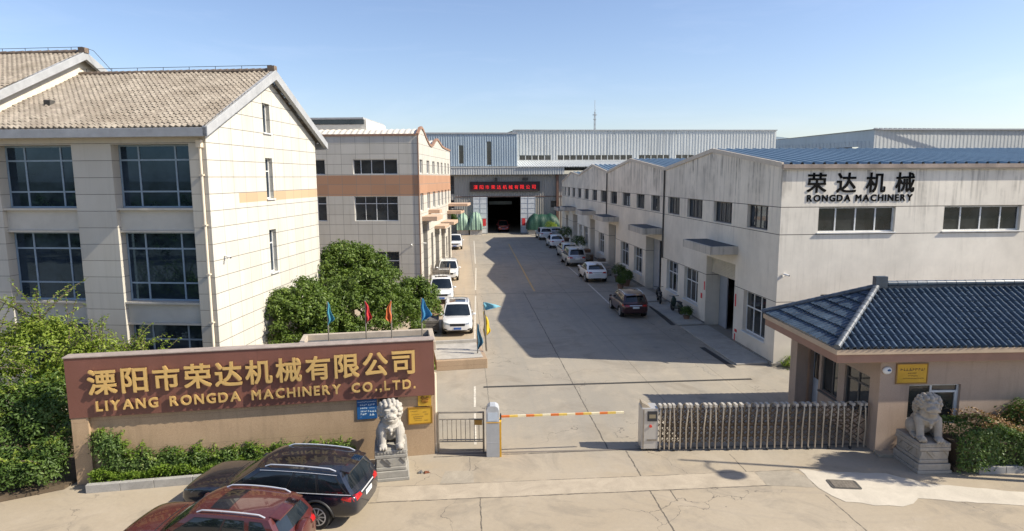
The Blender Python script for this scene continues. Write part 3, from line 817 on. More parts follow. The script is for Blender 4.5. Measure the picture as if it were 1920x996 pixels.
# door canopies
M_canopy = stained_plaster('canopy_concrete', (.52, .48, .42), (), 5.2, .8); M_felt = plain('roofing_felt', (.075, .08, .085), .9, 0, .25, 5)
for y0, y1, z in ((31.05, 35.1, 4.98), (43.25, 47.2, 4.93), (55.9, 60.3, 4.93), (65.9, 69.6, 4.93), (77.3, 81, 4.8), (82.4, 86, 4.5)):
    b = MB(); b.box(FX-1.45, FX-.002, y0, y1, z-.42, z); o = b.build('canopy', M_canopy, FA, bev=.015)
    b = MB(); b.box(FX-1.33, FX-.1, y0+.12, y1-.12, z+.002, z+.02); b.build('canopy_top', M_felt, o)
# doors: dark recess, grey leaf folded to the far side, shutter over the first one
M_leaf = plain('grey_door_leaf', (.27, .29, .32), .5, 0, .12, 2); M_shut = plain('cream_shutter', (.50, .46, .37), .5)
for i, (y0, y1, z) in enumerate(drs):
    b = MB()
    if i == 0:
        b.box(FX+.8, FX+.86, y1-1.1, y1-.05, 0.01, z-.02)
    else:
        b.box(FX+.6, FX+.66, y1-1.5, y1-.05, 0.01, z-.02); b.box(FX+.9, FX+.94, y0+.05, y0+.9, .01, z-.02)
    b.build('door', M_leaf, FA)
b = MB(); y0, y1, z = drs[0]
zz = z-.01
for k in range(11):
    b.prism([(zz-k*.085, 0), (zz-k*.085-.02, -.03), (zz-k*.085-.065, -.03), (zz-k*.085-.085, 0)], y0+.02, y1-.02, lambda u, v, h: (FX+.35+v, h, u))
b.box(FX+.36, FX+.38, y0+.02, y1-.02, zz-.94, zz)
b.build('roller_shutter', M_shut, FA)
# low plinth skirting, darkened concrete
b = MB()
seg_y = [FY-.0]+[v for d_ in drs for v in (d_[0], d_[1])]+[Y1]
for a_, c_ in zip(seg_y[0::2], seg_y[1::2]): b.box(FX-.09, FX-.003, a_, c_, 0, .16)
b.box(FX-.09, FX+34, FY-.09, FY-.003, 0, .15)
b.build('plinth', plain('plinth', (.19, .18, .16), .9, 0, .3, 3), FA)
# red paper couplets beside the doors
M_redpaper = plain('red_paper', (.55, .03, .035), .7)
for (y, z0, z1, wd) in ((35.35, 2.0, 2.5, .14), (31.1, 1.9, 2.55, .14), (30.95, .6, .75, .28), (31.05, .15, .5, .12), (35.75, 1.45, 1.75, .25)):
    b = MB(); b.box(FX-.012, FX-.003, y-wd/2, y+wd/2, z0, z1)
    tag(b.build('paper_notice', M_redpaper), {2.0: 'faded red paper strip left of the roller shutter door', 1.9: 'red paper strip right of the roller shutter door at head height', .6: 'torn red paper scrap low on the wall right of the shutter door', .15: 'lowest torn red paper strip near the ground right of the shutter door', 1.45: 'small red paper notice on the wall between window and shutter door'}[z0], 'paper notice', 'red papers by the factory door')
cctv('white security camera on the factory front wall near its corner', (14.05, FY, 4.1), R(-60))

# ------------------------------------------------------------------ far hall
HA = thing('hall_building', 'large grey blue corrugated steel hall across the far end of the yard', 'building', (0, 0, 0))
M_hall = corrugated('hall_sheet', (.30, .285, .255), .55, .3); M_hblue = corrugated('hall_blue_sheet', (.33, .40, .455), .5, .25); M_hpale = corrugated('hall_pale_sheet', (.43, .445, .44), .5, .25)
def corr_wall(mb, a, b, z0, z1, per=.36, dep=.05, ops=(), mi=0, zt=None):
    a = Vector(a); b = Vector(b); L = (b-a).length; d = (b-a)/L; nn = Vector((d.y, -d.x))
    us = []
    k = 0
    while k*per < L:
        for fr, o in ((0, 0), (.42, 0), (.52, 1), (.9, 1)): us.append((min(L, (k+fr)*per), o*dep))
        k += 1
    us.append((L, 0))
    ex = sorted({v for o in ops for v in o[:2]})
    for e in ex: us.append((e, 0))
    us.sort()
    for (ua, ha), (ub, hb) in zip(us, us[1:]):
        if ub-ua < 1e-5: continue
        uc = (ua+ub)/2
        zs = sorted({z0, z1, *[v for o in ops for v in o[2:4]]})
        p = a+d*ua+nn*ha; q = a+d*ub+nn*hb
        for za, zb in zip(zs, zs[1:]):
            zc = (za+zb)/2
            if any(o[0] < uc < o[1] and o[2] < zc < o[3] for o in ops): continue
            mb.quad((p.x, p.y, za), (q.x, q.y, za), (q.x, q.y, zb), (p.x, p.y, zb), mi)
HY = 96.8
b = MB()
corr_wall(b, (-14, HY), (15.4, HY), 0, 8.9, ops=[(14+3.79, 14+8.78, -.1, 5.5), (14-2.0, 14-1.15, 6.0, 8.7), (14-1.9, 14-1.2, 3.9, 5.1), (14+13.4, 14+14.6, 3.9, 4.9)])
corr_wall(b, (15.4, HY), (56, HY), 0, 8.9)
b.build('lower_wall', M_hall, HA)
b = MB()
corr_wall(b, (-14, HY-.1), (8.29, HY-.1), 10.1, 14.85, ops=[(13.62, 14.30, 10.5, 13.2), (17.77, 18.45, 10.3, 13.75)])
corr_wall(b, (8.29, HY-.1), (8.29, HY+12), 10.1, 14.85)
b.build('upper_wall', M_hblue, HA)
b = MB()
corr_wall(b, (8.29, 106), (52.9, 106), 9.5, 16.0, .5, .05, ops=[(1.2+i*1.05, 1.2+i*1.05+.93, 11.25, 12.02) for i in range(28) if i not in (5, 18, 24)])
corr_wall(b, (52.9, 106), (52.9, 140), 0, 16.0, .5, .07)
b.quad((8.29, 106.0, 15.95), (52.9, 106, 15.95), (52.9, 140, 17.5), (8.29, 140, 17.5))
b.quad((-14, HY, 14.8), (8.29, HY, 14.8), (8.29, HY+30, 16.2), (-14, HY+30, 16.2))
b.build('upper_wall', M_hpale, HA)
b = MB(); b.box(-14, 8.4, HY-.25, HY+.3, 14.85, 15.05); b.box(8.41, 53.0, 105.8, 106.3, 16.0, 16.14); b.box(-14, 15.3, HY-1.0, HY-.86, 9.86, 9.95)
b.build('roof_trim', M_fascia, HA)
b = MB()
corr_wall(b, (-14, HY-.9), (15.3, HY-.9), 8.86, 9.86, .36, .05)
b.quad((-14, HY-.85, 8.87), (15.3, HY-.85, 8.87), (15.3, HY, 8.87), (-14, HY, 8.87)); b.quad((-14, HY-.9, 9.8), (15.3, HY-.9, 9.8), (15.3, HY+.2, 10.12), (-14, HY+.2, 10.12))
b.build('fascia', corrugated('fascia_sheet', (.42, .43, .42), .5, .3), HA)
b = MB()
for k in range(int((56-8.3)/.4)):
    x0 = 8.3+k*.4
    for p, q, ha, hb in ((x0, x0+.2, 0, 0), (x0+.2, x0+.24, 0, .07), (x0+.24, x0+.36, .07, .07), (x0+.36, x0+.4, .07, 0)):
        b.quad((p, HY-1.1, 9.92+ha), (q, HY-1.1, 9.92+hb), (q, 105.99, 11.15+hb), (p, 105.99, 11.15+ha))
b.build('lean_to_roof', corrugated('lean_to_sheet', (.56, .58, .58), .4, .3), HA)
b = MB()
for k in range(150): b.tube([(-2+k*.18, HY-.95, 9.98), (-2+k*.18, HY-.95, 10.06)], .05, 5)
b.build('gutter', M_iron, HA)
def hwin(x0, x1, z0, z1, y, rows=()):
    window(HA, (-14, y), (60, y), (x0+14, x1+14, z0, z1), .12, (), rows, M_win_dark, M_glass_d, .06)
hwin(-.38, .3, 10.5, 13.2, HY-.1, (.7,)); hwin(3.77, 4.45, 10.3, 13.75, HY-.1); hwin(-2.0, -1.15, 6, 8.7, HY, (.4,)); hwin(-1.9, -1.2, 3.9, 5.1, HY); hwin(13.4, 14.6, 3.9, 4.9, HY)
for i in range(28):
    if i not in (5, 18, 24): window(HA, (8.29, 106), (60, 106), (1.2+i*1.05, 1.2+i*1.05+.93, 11.25, 12.02), .1, (.5,), (), M_win_dark, M_glass_d, .05)
# inside of the hall
b = MB(); room(b, -4, 15.2, HY+.12, 128, 8.5, skip='s'); b.quad((3.79, HY+.1, 5.5), (-4, HY+.1, 5.5), (-4, HY+.1, 8.5), (3.79, HY+.1, 8.5)); b.quad((15.2, HY+.1, 5.5), (3.79, HY+.1, 5.5), (3.79, HY+.1, 8.5), (15.2, HY+.1, 8.5))
b.quad((3.79, HY+.1, 0), (-4, HY+.1, 0), (-4, HY+.1, 5.5), (3.79, HY+.1, 5.5)); b.quad((15.2, HY+.1, 0), (8.78, HY+.1, 0), (8.78, HY+.1, 5.5), (15.2, HY+.1, 5.5))
b.build('inner_wall', M_room, HA)
b = MB(); b.box(4.4, 8.2, 106, 106.4, 4.0, 4.55); b.build('crane_beam', plain('crane_beam', (.16, .2, .22), .6), HA)
for x0, x1 in ((5.15, 5.65), (5.95, 7.9)):
    b = MB(); b.box(x0, x1, 104.0, 104.14, 5.28, 5.38); b.build('strip_light', emit('lit_tube', (1, .97, .9), 2.2), HA)
M_slide = plain('sliding_door_sheet', (.52, .54, .56), .5)
for x0, x1 in ((1.6, 3.78), (8.79, 11.06)):
    b = MB(); b.box(x0, x1, HY-.22, HY-.12, .03, 5.52); d_ = b.build('door', M_slide, HA)
    b = MB()
    for i in range(3): b.box(x0+(x1-x0)*i/2-.05*(i == 2)-.03*(i == 1), x0+(x1-x0)*i/2+.05*(i == 0)+.03*(i == 1), HY-.25, HY-.221, .03, 5.52)
    for i in range(8): b.box(x0+.05, x1-.05, HY-.245, HY-.222, .1+i*.74, .15+i*.74)
    b.build('door_frame', plain('door_frame_grey', (.30, .32, .35), .5), d_)
    xr = x1-.75 if x0 < 5 else x0+.2
    b = MB(); b.box(xr, xr+.5, HY-.26, HY-.25, 1.2, 2.3); tag(b.build('paper_notice', M_redpaper), 'red poster on the '+('left' if x0 < 5 else 'right')+' sliding door of the far hall', 'poster', 'red posters on the hall doors')
b = MB(); b.box(-1.0, 15.3, HY-.10, HY-.055, 5.53, 5.64); b.box(14.2, 14.5, HY-.5, HY-.06, 0, 8.85)
b.build('steel_beam', plain('rust_beam', (.13, .07, .05), .7), HA)
b = MB(); b.box(4.9, 5.3, HY-.4, HY-.06, 7.9, 8.4); b.box(9.1, 9.9, HY-.4, HY-.06, 8.0, 8.4); b.build('floodlight', M_iron, HA)

# ------------------------------------------------------------------ distant buildings and clutter on the skyline
FR = thing('warehouse_building', 'pale blue corrugated warehouse with an open dark bay, far behind the factory roof', 'building', (76.2, 115, 0))
b = MB()
corr_wall(b, (0, 0), (40, 3), 0, 16.8, .8, .03)
corr_wall(b, (-9.6, 22), (0, 0), 0, 14.8, .8, .1, mi=1, ops=[(4, 21, 2, 13.8)])
b.add([(-9.6, 22, 14.8), (0, 0, 14.8), (0, 0, 16.8), (-9.6, 22, 16.0)], [(0, 1, 2, 3)], 1)
b.build('wall', [M_hpale, M_hblue], FR)
b = MB(); b.quad((-.4, -.4, 16.9), (40, 2.6, 16.9), (40, 25, 17.6), (-9.6, 22, 16.1)); b.box(-.3, 40, -.25, 0, 16.75, 17.0)
for k in range(40): b.box(k, k+.5, -.1+k*.075, .3+k*.075, 17.0, 17.14)
b.build('roof', M_fascia, FR)
b = MB(); b.quad((-8, 21, 0), (-1, 5, 0), (-1, 5, 14), (-8, 21, 14)); b.build('inner_wall', M_room, FR)
b = MB()
for s in range(4): b.quad((-8.9+s*1.8, 20-s*4, 8.5), (-8.0+s*1.8, 18-s*4, 8.5), (-8.0+s*1.8, 18-s*4, 11), (-8.9+s*1.8, 20-s*4, 11))
b.build('door', plain('rust_doors', (.25, .09, .055), .7), FR)
def far_block(label, x, y, w_, d_, h, col, roof=.0, rz=0, name='distant_building'):
    t = thing(name, label, 'building', (x, y, 0), rz, 'buildings on the far skyline')
    b = MB(); corr_wall(b, (0, 0), (w_, 0), 0, h, 1.2, .1); corr_wall(b, (w_, 0), (w_, d_), 0, h, 1.2, .1); corr_wall(b, (0, d_), (0, 0), 0, h, 1.2, .1)
    b.build('wall', corrugated('far_sheet', col, .6, .2), t)
    b = MB(); b.prism([(0, h), (w_/2, h+roof+.3), (w_, h), (w_, h-.4), (0, h-.4)], -.4, d_, lambda u, v, hh: (u, hh, v)); b.build('roof', corrugated('far_roof', tuple(c*.9 for c in col), .5, .2), t)
    return t
far_block('hazy light blue shed far beyond the yard, just left of the pale warehouse', 98, 235, 30, 20, 22, (.36, .46, .55), 1.2, R(4))  # distance haze is put into this pale blue colour
far_block('small grey shed on the skyline right of the long hall', 78, 210, 14, 10, 16, (.34, .36, .38), .6)
far_block('low brown block on the skyline beside the long hall end', 72, 170, 14, 10, 13.2, (.24, .17, .13), .3)
far_block('long low grey shed behind the factory roof at the right', 82, 100, 60, 6, 12.4, (.42, .43, .43), .2)
far_block('dark rusty block behind the factory roof near the open bay', 58, 106, 5, 5, 12.6, (.13, .09, .08), .2)
t = thing('radio_mast', 'thin lattice radio mast rising above the long hall roof', 'mast', (31, 150, 0))
b = MB()
for x, y in ((-.3, -.3), (.3, -.3), (0, .35)): b.tube([(x, y, 0), (x*.5, y*.5, 23.3)], .06, 5)
for k in range(24): b.bar((-.3+.006*k, -.3, k), (.3-.006*k, -.3, k+.9), .05, .05)
b.build('lattice', M_fascia, t)
b = MB(); b.tube([(0, 0, 23.2), (0, 0, 26)], .05, 6); b.box(-.5, .5, -.05, .05, 22.6, 22.75); b.box(-.35, .35, -.05, .05, 21.6, 21.7); b.build('antenna', M_fascia, t)
# ------------------------------------------------------------------ lettering
_gl = {}
def text_mesh(s, offset=0.0, extrude=0.0, res=4):
    key = (s, offset, extrude)
    if key in _gl: return _gl[key]
    cu = bpy.data.curves.new('lettering', 'FONT'); cu.body = s; cu.size = 1.0; cu.offset = offset; cu.extrude = extrude; cu.resolution_u = res
    ob = bpy.data.objects.new('lettering', cu); C.objects.link(ob)
    me = evaluated(ob, False); bpy.data.objects.remove(ob)
    co = np.array([v.co[:] for v in me.vertices]) if len(me.vertices) else np.zeros((1, 3))
    _gl[key] = (me, co.min(0), co.max(0))
    return _gl[key]
BOLD = [(-1, -1, 0), (1, 1, .0012), (-1, 1, .0024), (1, -1, .0036), (0, 0, .0048)]
def letters(mb, s, x0, x1, z0, z1, y, depth, offset=.02, cells=False, f=None, mi=0, sq=1.0):
    """write s into the rectangle x0..x1, z0..z1, facing -Y at depth y; cells gives each glyph an equal cell"""
    f = f or (lambda x, z, d: (x, y-d, z))
    def put(me, lo, hi, xa, xb, za, zb):
        sx = (xb-xa)/max(1e-6, hi[0]-lo[0]); sz = (zb-za)/max(1e-6, hi[1]-lo[1])
        e = offset*(z1-z0)*.85
        for bx, bz, bd in BOLD:
            vs = [f(xa+(v.co.x-lo[0])*sx+bx*e, za+(v.co.y-lo[1])*sz+bz*e, (depth+bd) if v.co.z > 0 else 0) for v in me.vertices]
            mb.add(vs, [tuple(p.vertices) for p in me.polygons], mi)
    if cells:
        n = len(s); cw = (x1-x0-(z1-z0)*sq)/max(1, n-1)
        for i, ch in enumerate(s):
            if ch == ' ': continue
            me, lo, hi = text_mesh(ch, 0, .05)
            h = (z1-z0); k = h/max(hi[1]-lo[1], .8); wd = (hi[0]-lo[0])*k; xc = x0+h*sq/2+cw*i; hh = (hi[1]-lo[1])*k
            put(me, lo, hi, xc-wd*sq/2, xc+wd*sq/2, z0+(h-hh)/2, z0+(h+hh)/2)
    else:
        me, lo, hi = text_mesh(s, offset, .05)
        put(me, lo, hi, x0, x1, z0, z1)
def spaced(mb, s, x0, x1, z0, h, y, depth, offset, gap=.28, space=.7, f=None):
    """latin line with wide tracking: every glyph keeps its own width"""
    cap = text_mesh('H', 0, .05); k = h/(cap[2][1]-cap[1][1])
    base = cap[1][1]; items = []; x = 0
    for ch in s:
        if ch == ' ': x += space*h; continue
        me, lo, hi = text_mesh(ch, 0, .05); items.append((me, lo, hi, x)); x += (hi[0]-lo[0])*k+gap*h
    tot = x-gap*h; sx = (x1-x0)/tot
    f = f or (lambda X, Z, d: (X, y-d, Z))
    for me, lo, hi, xx in items:
        e = offset*h
        for bx, bz, bd in BOLD:
            vs = [f(x0+(xx+(v.co.x-lo[0])*k)*sx+bx*e, z0+(v.co.y-base)*k+bz*e, (depth+bd) if v.co.z > 0 else 0) for v in me.vertices]
            mb.add(vs, [tuple(p.vertices) for p in me.polygons])

M_gold = NG('gold_letter'); M_gold = M_gold.set((.72, .50, .20), .32, .55, .5)
M_black = plain('black_letter', (.006, .006, .006), .85, spec=.1)
b = MB()
letters(b, '荣达机械', 14.95, 19.82, 7.76, 8.60, FY-.004, .022, .022, True)
t = thing('factory_sign', 'black raised company lettering on the white factory front above the windows', 'lettering', (0, 0, 0))
b.build('lettering', M_black, t)
b = MB(); spaced(b, 'RONGDA MACHINERY', 14.97, 19.78, 7.38, .27, FY-.004, .018, .045, .34, .6); b.build('lettering', M_black, t)

# LED board over the hall door
t = thing('led_sign', 'wide dark electronic board with red glowing characters above the hall door', 'LED sign', (0, HY-.32, 0))
b = MB(); b.box(1.25, 11.63, 0, .22, 6.42, 7.75); b.build('panel', plain('led_board', (.035, .016, .016), .5), t)
b = MB()
b.box(1.2, 11.68, -.05, .0, 7.75, 7.82); b.box(1.2, 11.68, -.05, 0, 6.35, 6.42); b.box(1.18, 1.25, -.05, .2, 6.35, 7.82); b.box(11.63, 11.70, -.05, .2, 6.35, 7.82); b.build('frame', M_dark, t)
b = MB()
letters(b, '溧阳市荣达机械有限公司', 1.75, 11.05, 6.72, 7.30, -.02, .015, .004, True); b.build('lettering', emit('red_led', (1, .03, .03), .45), t)

# ------------------------------------------------------------------ company sign in front
SIGN = Vector((-10.9, 17.8, 0)); SR = math.atan2(1.05, 9.98)
SG = thing('company_sign', 'long brown granite company sign with gold lettering by the entrance', 'sign', SIGN, SR)
M_brown = granite('brown_granite', (.160, .066, .050), (.045, .02, .017), (.25, .14, .11), 55, .4, 2.5, None, .5, .12)
M_tan = granite('tan_granite', (.375, .268, .168), (.20, .12, .075), (.58, .44, .31), 45, .5, None, .9, .4, .3)
b = MB(); b.box(0, 10.03, 0, .32, 1.95, 3.66); b.build('panel', M_brown, SG, bev=.012)
b = MB(); b.box(-.02, 10.05, -.03, .36, 3.661, 3.70); b.build('coping', plain('sign_coping', (.30, .25, .22), .6, 0, .2, 3), SG, bev=.008)
b = MB(); b.box(.02, .46, .02, .42, 0, 1.948); b.build('post', M_tan, SG, bev=.012)
# the row of characters climbs a little towards the right, as it was mounted
b = MB(); f = lambda x, z, d: (x, -.045-d, z+(x-.6)*.010)
letters(b, '溧阳市荣达机械有限公司', .60, 9.46, 2.62, 3.30, 0, .05, .026, True, f)
b.build('lettering', M_gold, SG)
b = MB(); f = lambda x, z, d: (x, -.045-d, z+(x-.6)*.010)
spaced(b, 'LIYANG RONGDA MACHINERY CO.,LTD.', .74, 9.45, 2.15, .265, 0, .045, .036, .36, .95, f)
b.build('lettering', M_gold, SG)

# gate house behind the sign: long tan wall, flat roof, canopy over the pedestrian gate
GH = thing('gate_house', 'low tan granite gate house with flat roof and canopy behind the sign', 'building', SIGN, SR)
b = MB(); P = wall(b, (.462, .15), (10.0, .15), 0, 1.945, [(8.33-.462, 8.93-.462, 1.3, 1.944)], .12)
wall(b, (10.0, .15), (10.0, 2.1), 0, 3.28, [(.85, 1.9, .0, 2.05)], .2); b.box(.462, 6.2, .17, .40, 0, 1.945)
b.quad((6.2, 2.1, 0), (6.2, .41, 0), (6.2, .41, 3.28), (6.2, 2.1, 3.28)); b.quad((10, 2.1, 0), (6.2, 2.1, 0), (6.2, 2.1, 3.28), (10, 2.1, 3.28)); b.quad((6.2, .33, 1.945), (10, .33, 1.945), (10, .33, 3.28), (6.2, .33, 3.28))
b.build('wall', M_tan, GH)
window(GH, (.462, .15), (10.0, .15), (8.33-.462, 8.93-.462, 1.3, 1.944), .11, (), (), M_win_dark, M_glass_d, .04)
b = MB(); b.box(9.7, 9.74, 1.0, 2.05, .02, 2.1); b.build('door', M_leaf, GH)
b = MB(); b.box(6.1, 10.1, .42, 2.05, 3.282, 3.34); b.build('roof', M_felt, GH)
b = MB()
for x0, x1, y0, y1 in ((6.0, 10.12, .40, .55), (6.0, 10.12, 2.0, 2.15), (6.0, 6.15, .55, 2.0), (9.97, 10.12, .55, 2.0)): b.box(x0, x1, y0, y1, 3.25, 3.52)
b.build('parapet', plain('parapet_stone', (.40, .34, .27), .7, 0, .15, 2), GH, bev=.01)
b = MB(); b.box(10.125, 11.72, .42, 2.5, 2.56, 2.88); cn = b.build('canopy', M_tan, GH, bev=.015)
b = MB(); b.box(10.13, 11.6, .55, 2.38, 2.885, 2.90); b.box(10.13, 11.70, 2.38, 2.48, 2.885, 3.0); b.build('canopy_top', plain('bleached_felt', (.34, .32, .285), .9, 0, .2, 4), cn)
b = MB(); b.tube([(10.06, .30, 0), (10.06, .30, 2.55)], .05, 8); b.tube([(10.06, .30, .3), (10.06, .22, .3)], .03, 6); b.build('downpipe', M_cream, GH)
def at_sign(x, y, z=0): return SIGN+Matrix.Rotation(SR, 3, 'Z') @ Vector((x, y, z))

def notice(name, label, cat, x, y, z0, z1, x1, board, ink, rows, frame=None, dep=.03, seed=1, group=None, base=None, rz=SR, wiggle=True):
    """flat board with rows of small unreadable marks, as blurred as in the photograph"""
    t = thing(name, label, cat, base if base is not None else at_sign(x, y, 0), rz, group)
    w_ = x1-x; b = MB(); b.box(0, w_, -dep, 0, z0, z1); b.build('board', board, t, bev=.004)
    rnd = random.Random(seed); b = MB()
    for (fz, hz, fx0, fx1) in rows:
        u = fx0*w_
        while u < fx1*w_-.02:
            l = rnd.uniform(.5, 1.1)*hz*(z1-z0); l = min(l, fx1*w_-u); zz = z0+(z1-z0)*fz+rnd.uniform(-.004, .004)
            h = hz*(z1-z0)*rnd.uniform(.75, 1)
            if rnd.random() < .5: b.box(u, u+l, -dep-.004, -dep-.001, zz, zz+h*.35); b.box(u+l*.3, u+l*.55, -dep-.004, -dep-.001, zz+h*.4, zz+h)
            else: b.box(u, u+l*.3, -dep-.004, -dep-.001, zz, zz+h); b.box(u+l*.35, u+l, -dep-.004, -dep-.001, zz+h*.5, zz+h*.8)
            u += l+.25*hz*(z1-z0)
    b.build('lettering', ink, t)
    if frame:
        b = MB(); e = .03
        b.box(-e, w_+e, -dep-.012, .0, z1+.001, z1+e); b.box(-e, w_+e, -dep-.012, 0, z0-e, z0-.001); b.box(-e, -.001, -dep-.012, 0, z0, z1); b.box(w_+.001, w_+e, -dep-.012, 0, z0, z1)
        b.build('frame', frame, t)
    return t
M_bluebd = plain('blue_board', (.012, .085, .24), .4); M_goldbd = plain('gold_board', (.55, .33, .035), .38, .25, .1, 3)
M_ink = plain('dark_print', (.13, .07, .02), .6); M_wink = plain('white_print', (.6, .72, .78), .6)
notice('notice_board', 'blue notice board with white print under the sign, left of the stone lion', 'notice board', 7.71, .147, 1.30, 1.944, 8.30, M_bluebd, M_wink,
       [(.82, .045, .05, .98), (.66, .09, .16, .50), (.66, .09, .55, .95), (.50, .075, .18, .52), (.52, .03, .60, .93), (.36, .075, .18, .5), (.34, .09, .55, .95), (.20, .10, .18, .53), (.17, .12, .62, .88), (.10, .03, .18, .24)], None, .035, 3)
notice('plaque', 'gold rectangular plaque with dark print on the gate house wall right of the lion', 'plaque', 9.24, .147, 1.06, 1.53, 9.92, M_goldbd, M_ink,
       [(.80, .045, .08, .42), (.72, .06, .62, .82), (.60, .03, .12, .5), (.56, .06, .70, .90), (.42, .06, .2, .68), (.30, .06, .22, .62), (.18, .03, .25, .6), (.16, .06, .68, .88)], plain('plaque_edge', (.28, .15, .02), .5, .3), .06, 5)
# small square plaque with a relief, half under the sign
t = thing('plaque', 'small square gold picture plaque tucked right under the sign panel', 'plaque', at_sign(9.53, .147))
b = MB(); b.box(0, .40, -.05, 0, 1.60, 1.944); b.build('board', M_goldbd, t)
b = MB(); b.ball((.2, -.055, 1.76), (.12, .02, .07), 12); b.ball((.14, -.06, 1.86), (.07, .015, .05), 10); b.ball((.28, -.06, 1.84), (.06, .015, .06), 10)
b.build('relief', plain('bronze_relief', (.30, .14, .02), .4, .4, .4, 12), t, smooth=60)

# ------------------------------------------------------------------ guard house on the right
GO = Vector((12.61, 17.92, 0)); GR = R(-2.4)
GU = thing('guard_house', 'guard house with blue grey tiled hip roof and pinkish tan walls', 'building', GO, GR)
M_pink = granite('pinkish_wall', (.43, .325, .25), (.26, .18, .13), (.50, .39, .31), 38, .75, None, None, .3, .3)
b = MB()
fo = [(.93, 2.55, .86, 2.14)]
wall(b, (0, 0), (12, 0), 0, 3.1, fo, .18)
sd = [(4.4-4.18, 4.4-3.55, 0, 2.25, .2), (4.4-3.4, 4.4-2.3, .85, 2.2, .16), (4.4-1.9, 4.4-.5, .85, 2.25, .16)]
wall(b, (0, 4.4), (0, 0), 0, 3.1, sd, .16)
wall(b, (12, 0), (12, 4.4), 0, 3.1); wall(b, (12, 4.4), (0, 4.4), 0, 3.1)
b.build('wall', M_pink, GU)
b = MB(); b.box(-.62, -.18, 4.0, 4.5, 0, 3.05); b.build('pillar', M_pink, GU, bev=.015)
b = MB(); b.box(.2, 11.8, .19, .24, .5, 2.6); b.box(.19, .24, .25, 4.2, .0, 2.6); b.build('inner_wall', M_room, GU)
wo = window(GU, (0, 0), (12, 0), fo[0], .16, (.46,), (), M_win_white, M_glass_d, .055, sub=())
b = MB(); x0, x1 = .93+.46*1.62, 2.55
b.box(x0+.03, x1-.05, .085, .13, 1.86, 1.92); b.box(x0+.03, x0+.09, .08, .128, .91, 1.86); b.box(x1-.11, x1-.05, .08, .128, .91, 1.86); b.box(.95, x0-.03, .085, .13, .98, 1.04); b.build('sash', M_win_white, wo)
b = MB()
for k in range(16): b.box(.99+k*.094, 1.01+k*.094, .128, .136, .92, 2.1)
b.build('window_bars', plain('grille_bar', (.07, .065, .06), .5), wo)
window(GU, (0, 4.4), (0, 0), sd[1][:4], .14, (.6,), (), M_win_dark, M_glass_d, .05, sill=.06); window(GU, (0, 4.4), (0, 0), sd[2][:4], .14, (.5,), (.72,), M_win_dark, M_glass_d, .05)
b = MB(); b.box(.12, .16, 3.57, 4.16, .02, 2.2); dd = b.build('door', plain('pale_door', (.52, .55, .57), .4), GU)
b = MB(); b.box(.105, .119, 3.66, 4.07, 1.1, 2.05); b.build('pane', M_glass_d, dd)
EX0, EX1, EY0, EY1, ZE = -1.62, 13, -.38, 4.75, 3.40
RX, RY, ZR = 1.05, 2.18, 4.74
b = MB(); b.box(EX0, EX1, EY0, EY1, 3.22, 3.385); b.build('eave_board', plain('eave_beige', (.45, .345, .245), .7, 0, .1, 2), GU, bev=.01)
b = MB(); b.box(EX0+.06, EX1, EY0+.06, EY1-.06, 2.96, 3.217); b.build('eave_beam', plain('eave_brown', (.29, .165, .12), .6, 0, .12, 2), GU, bev=.01)
M_btile = tile_mat('blue_grey_tile', (.034, .055, .084), (.066, .098, .136), .21, .26, .55, .32, .6, (.03, .045, .065))
def half(f_):
    d = abs(f_-.5)*2
    return .075*math.sqrt(max(0, 1-(d/.62)**2)) if d < .62 else -.01
sy_ = (ZR-ZE)/(RY-EY0); V1 = Vector((0, 1, sy_)).normalized(); Ls = math.hypot(RY-EY0, ZR-ZE)
hipx = RX-EX0
b = MB()
tile_roof(b, (EX0, EY0, ZE), (1, 0, 0), V1, EX1-EX0, lambda u: Ls*min(1, u/hipx), .21, half, .26, .02, 8)
tile_roof(b, (EX1, EY1, ZE), (-1, 0, 0), Vector((0, -(EY1-RY), ZR-ZE)), EX1-EX0, lambda u: math.hypot(EY1-RY, ZR-ZE)*min(1, (EX1-EX0-u)/hipx), .21, half, .26, .02, 6)
b.build('roof', M_btile, GU, smooth=40)
hx = EY1-EY0
Vx = Vector((hipx, 0, ZR-ZE)); Lx = Vx.length
def vm(u):
    y = EY1-u
    return Lx*min(1, (y-EY0)/(RY-EY0) if y < RY else (EY1-y)/(EY1-RY))
b = MB(); tile_roof(b, (EX0, EY1, ZE), (0, -1, 0), Vx, hx, vm, .21, lambda f_: half(f_)*.35, .42, .055, 8); b.build('roof', M_btile, GU, smooth=40)
b = MB()
def ridge(m, p, q, r, n):
    p = Vector(p); q = Vector(q)
    for k in range(n):
        a = p.lerp(q, k/n); c = p.lerp(q, (k+1.12)/n) if k < n-1 else q
        m.tube([a, c], [r*1.1, r], 9)
ridge(b, (EX0-.02, EY1+.02, ZE+.06), (RX, RY, ZR+.09), .085, 14); ridge(b, (EX0, EY0, ZE+.06), (RX, RY, ZR+.09), .095, 14)
b.build('hip_ridge', [plain('hip_mortar', (.085, .10, .12), .45, 0, .5, 5)], GU, smooth=50)
b = MB(); b.box(RX, EX1, RY-.06, RY+.06, ZR-.05, ZR+.14); ridge(b, (RX, RY, ZR+.17), (EX1, RY, ZR+.17), .095, 36); b.box(RX-.1, RX+.3, RY-.1, RY+.1, ZR+.05, ZR+.42)
b.build('ridge_cap', M_btile, GU, smooth=40)
def at_guard(x, y, z=0): return GO+Matrix.Rotation(GR, 3, 'Z') @ Vector((x, y, z))
notice('plaque', 'yellow rectangular plaque with arched dark lettering above the guard house window', 'plaque', 0, 0, 2.22, 2.80, .92, M_goldbd, M_ink,
       [(.66, .16, .1, .92), (.50, .07, .36, .66), (.36, .05, .36, .72), (.22, .05, .2, .92)], plain('plaque_wood', (.30, .17, .05), .5), .035, 9, None, at_guard(.50, -.003), GR)
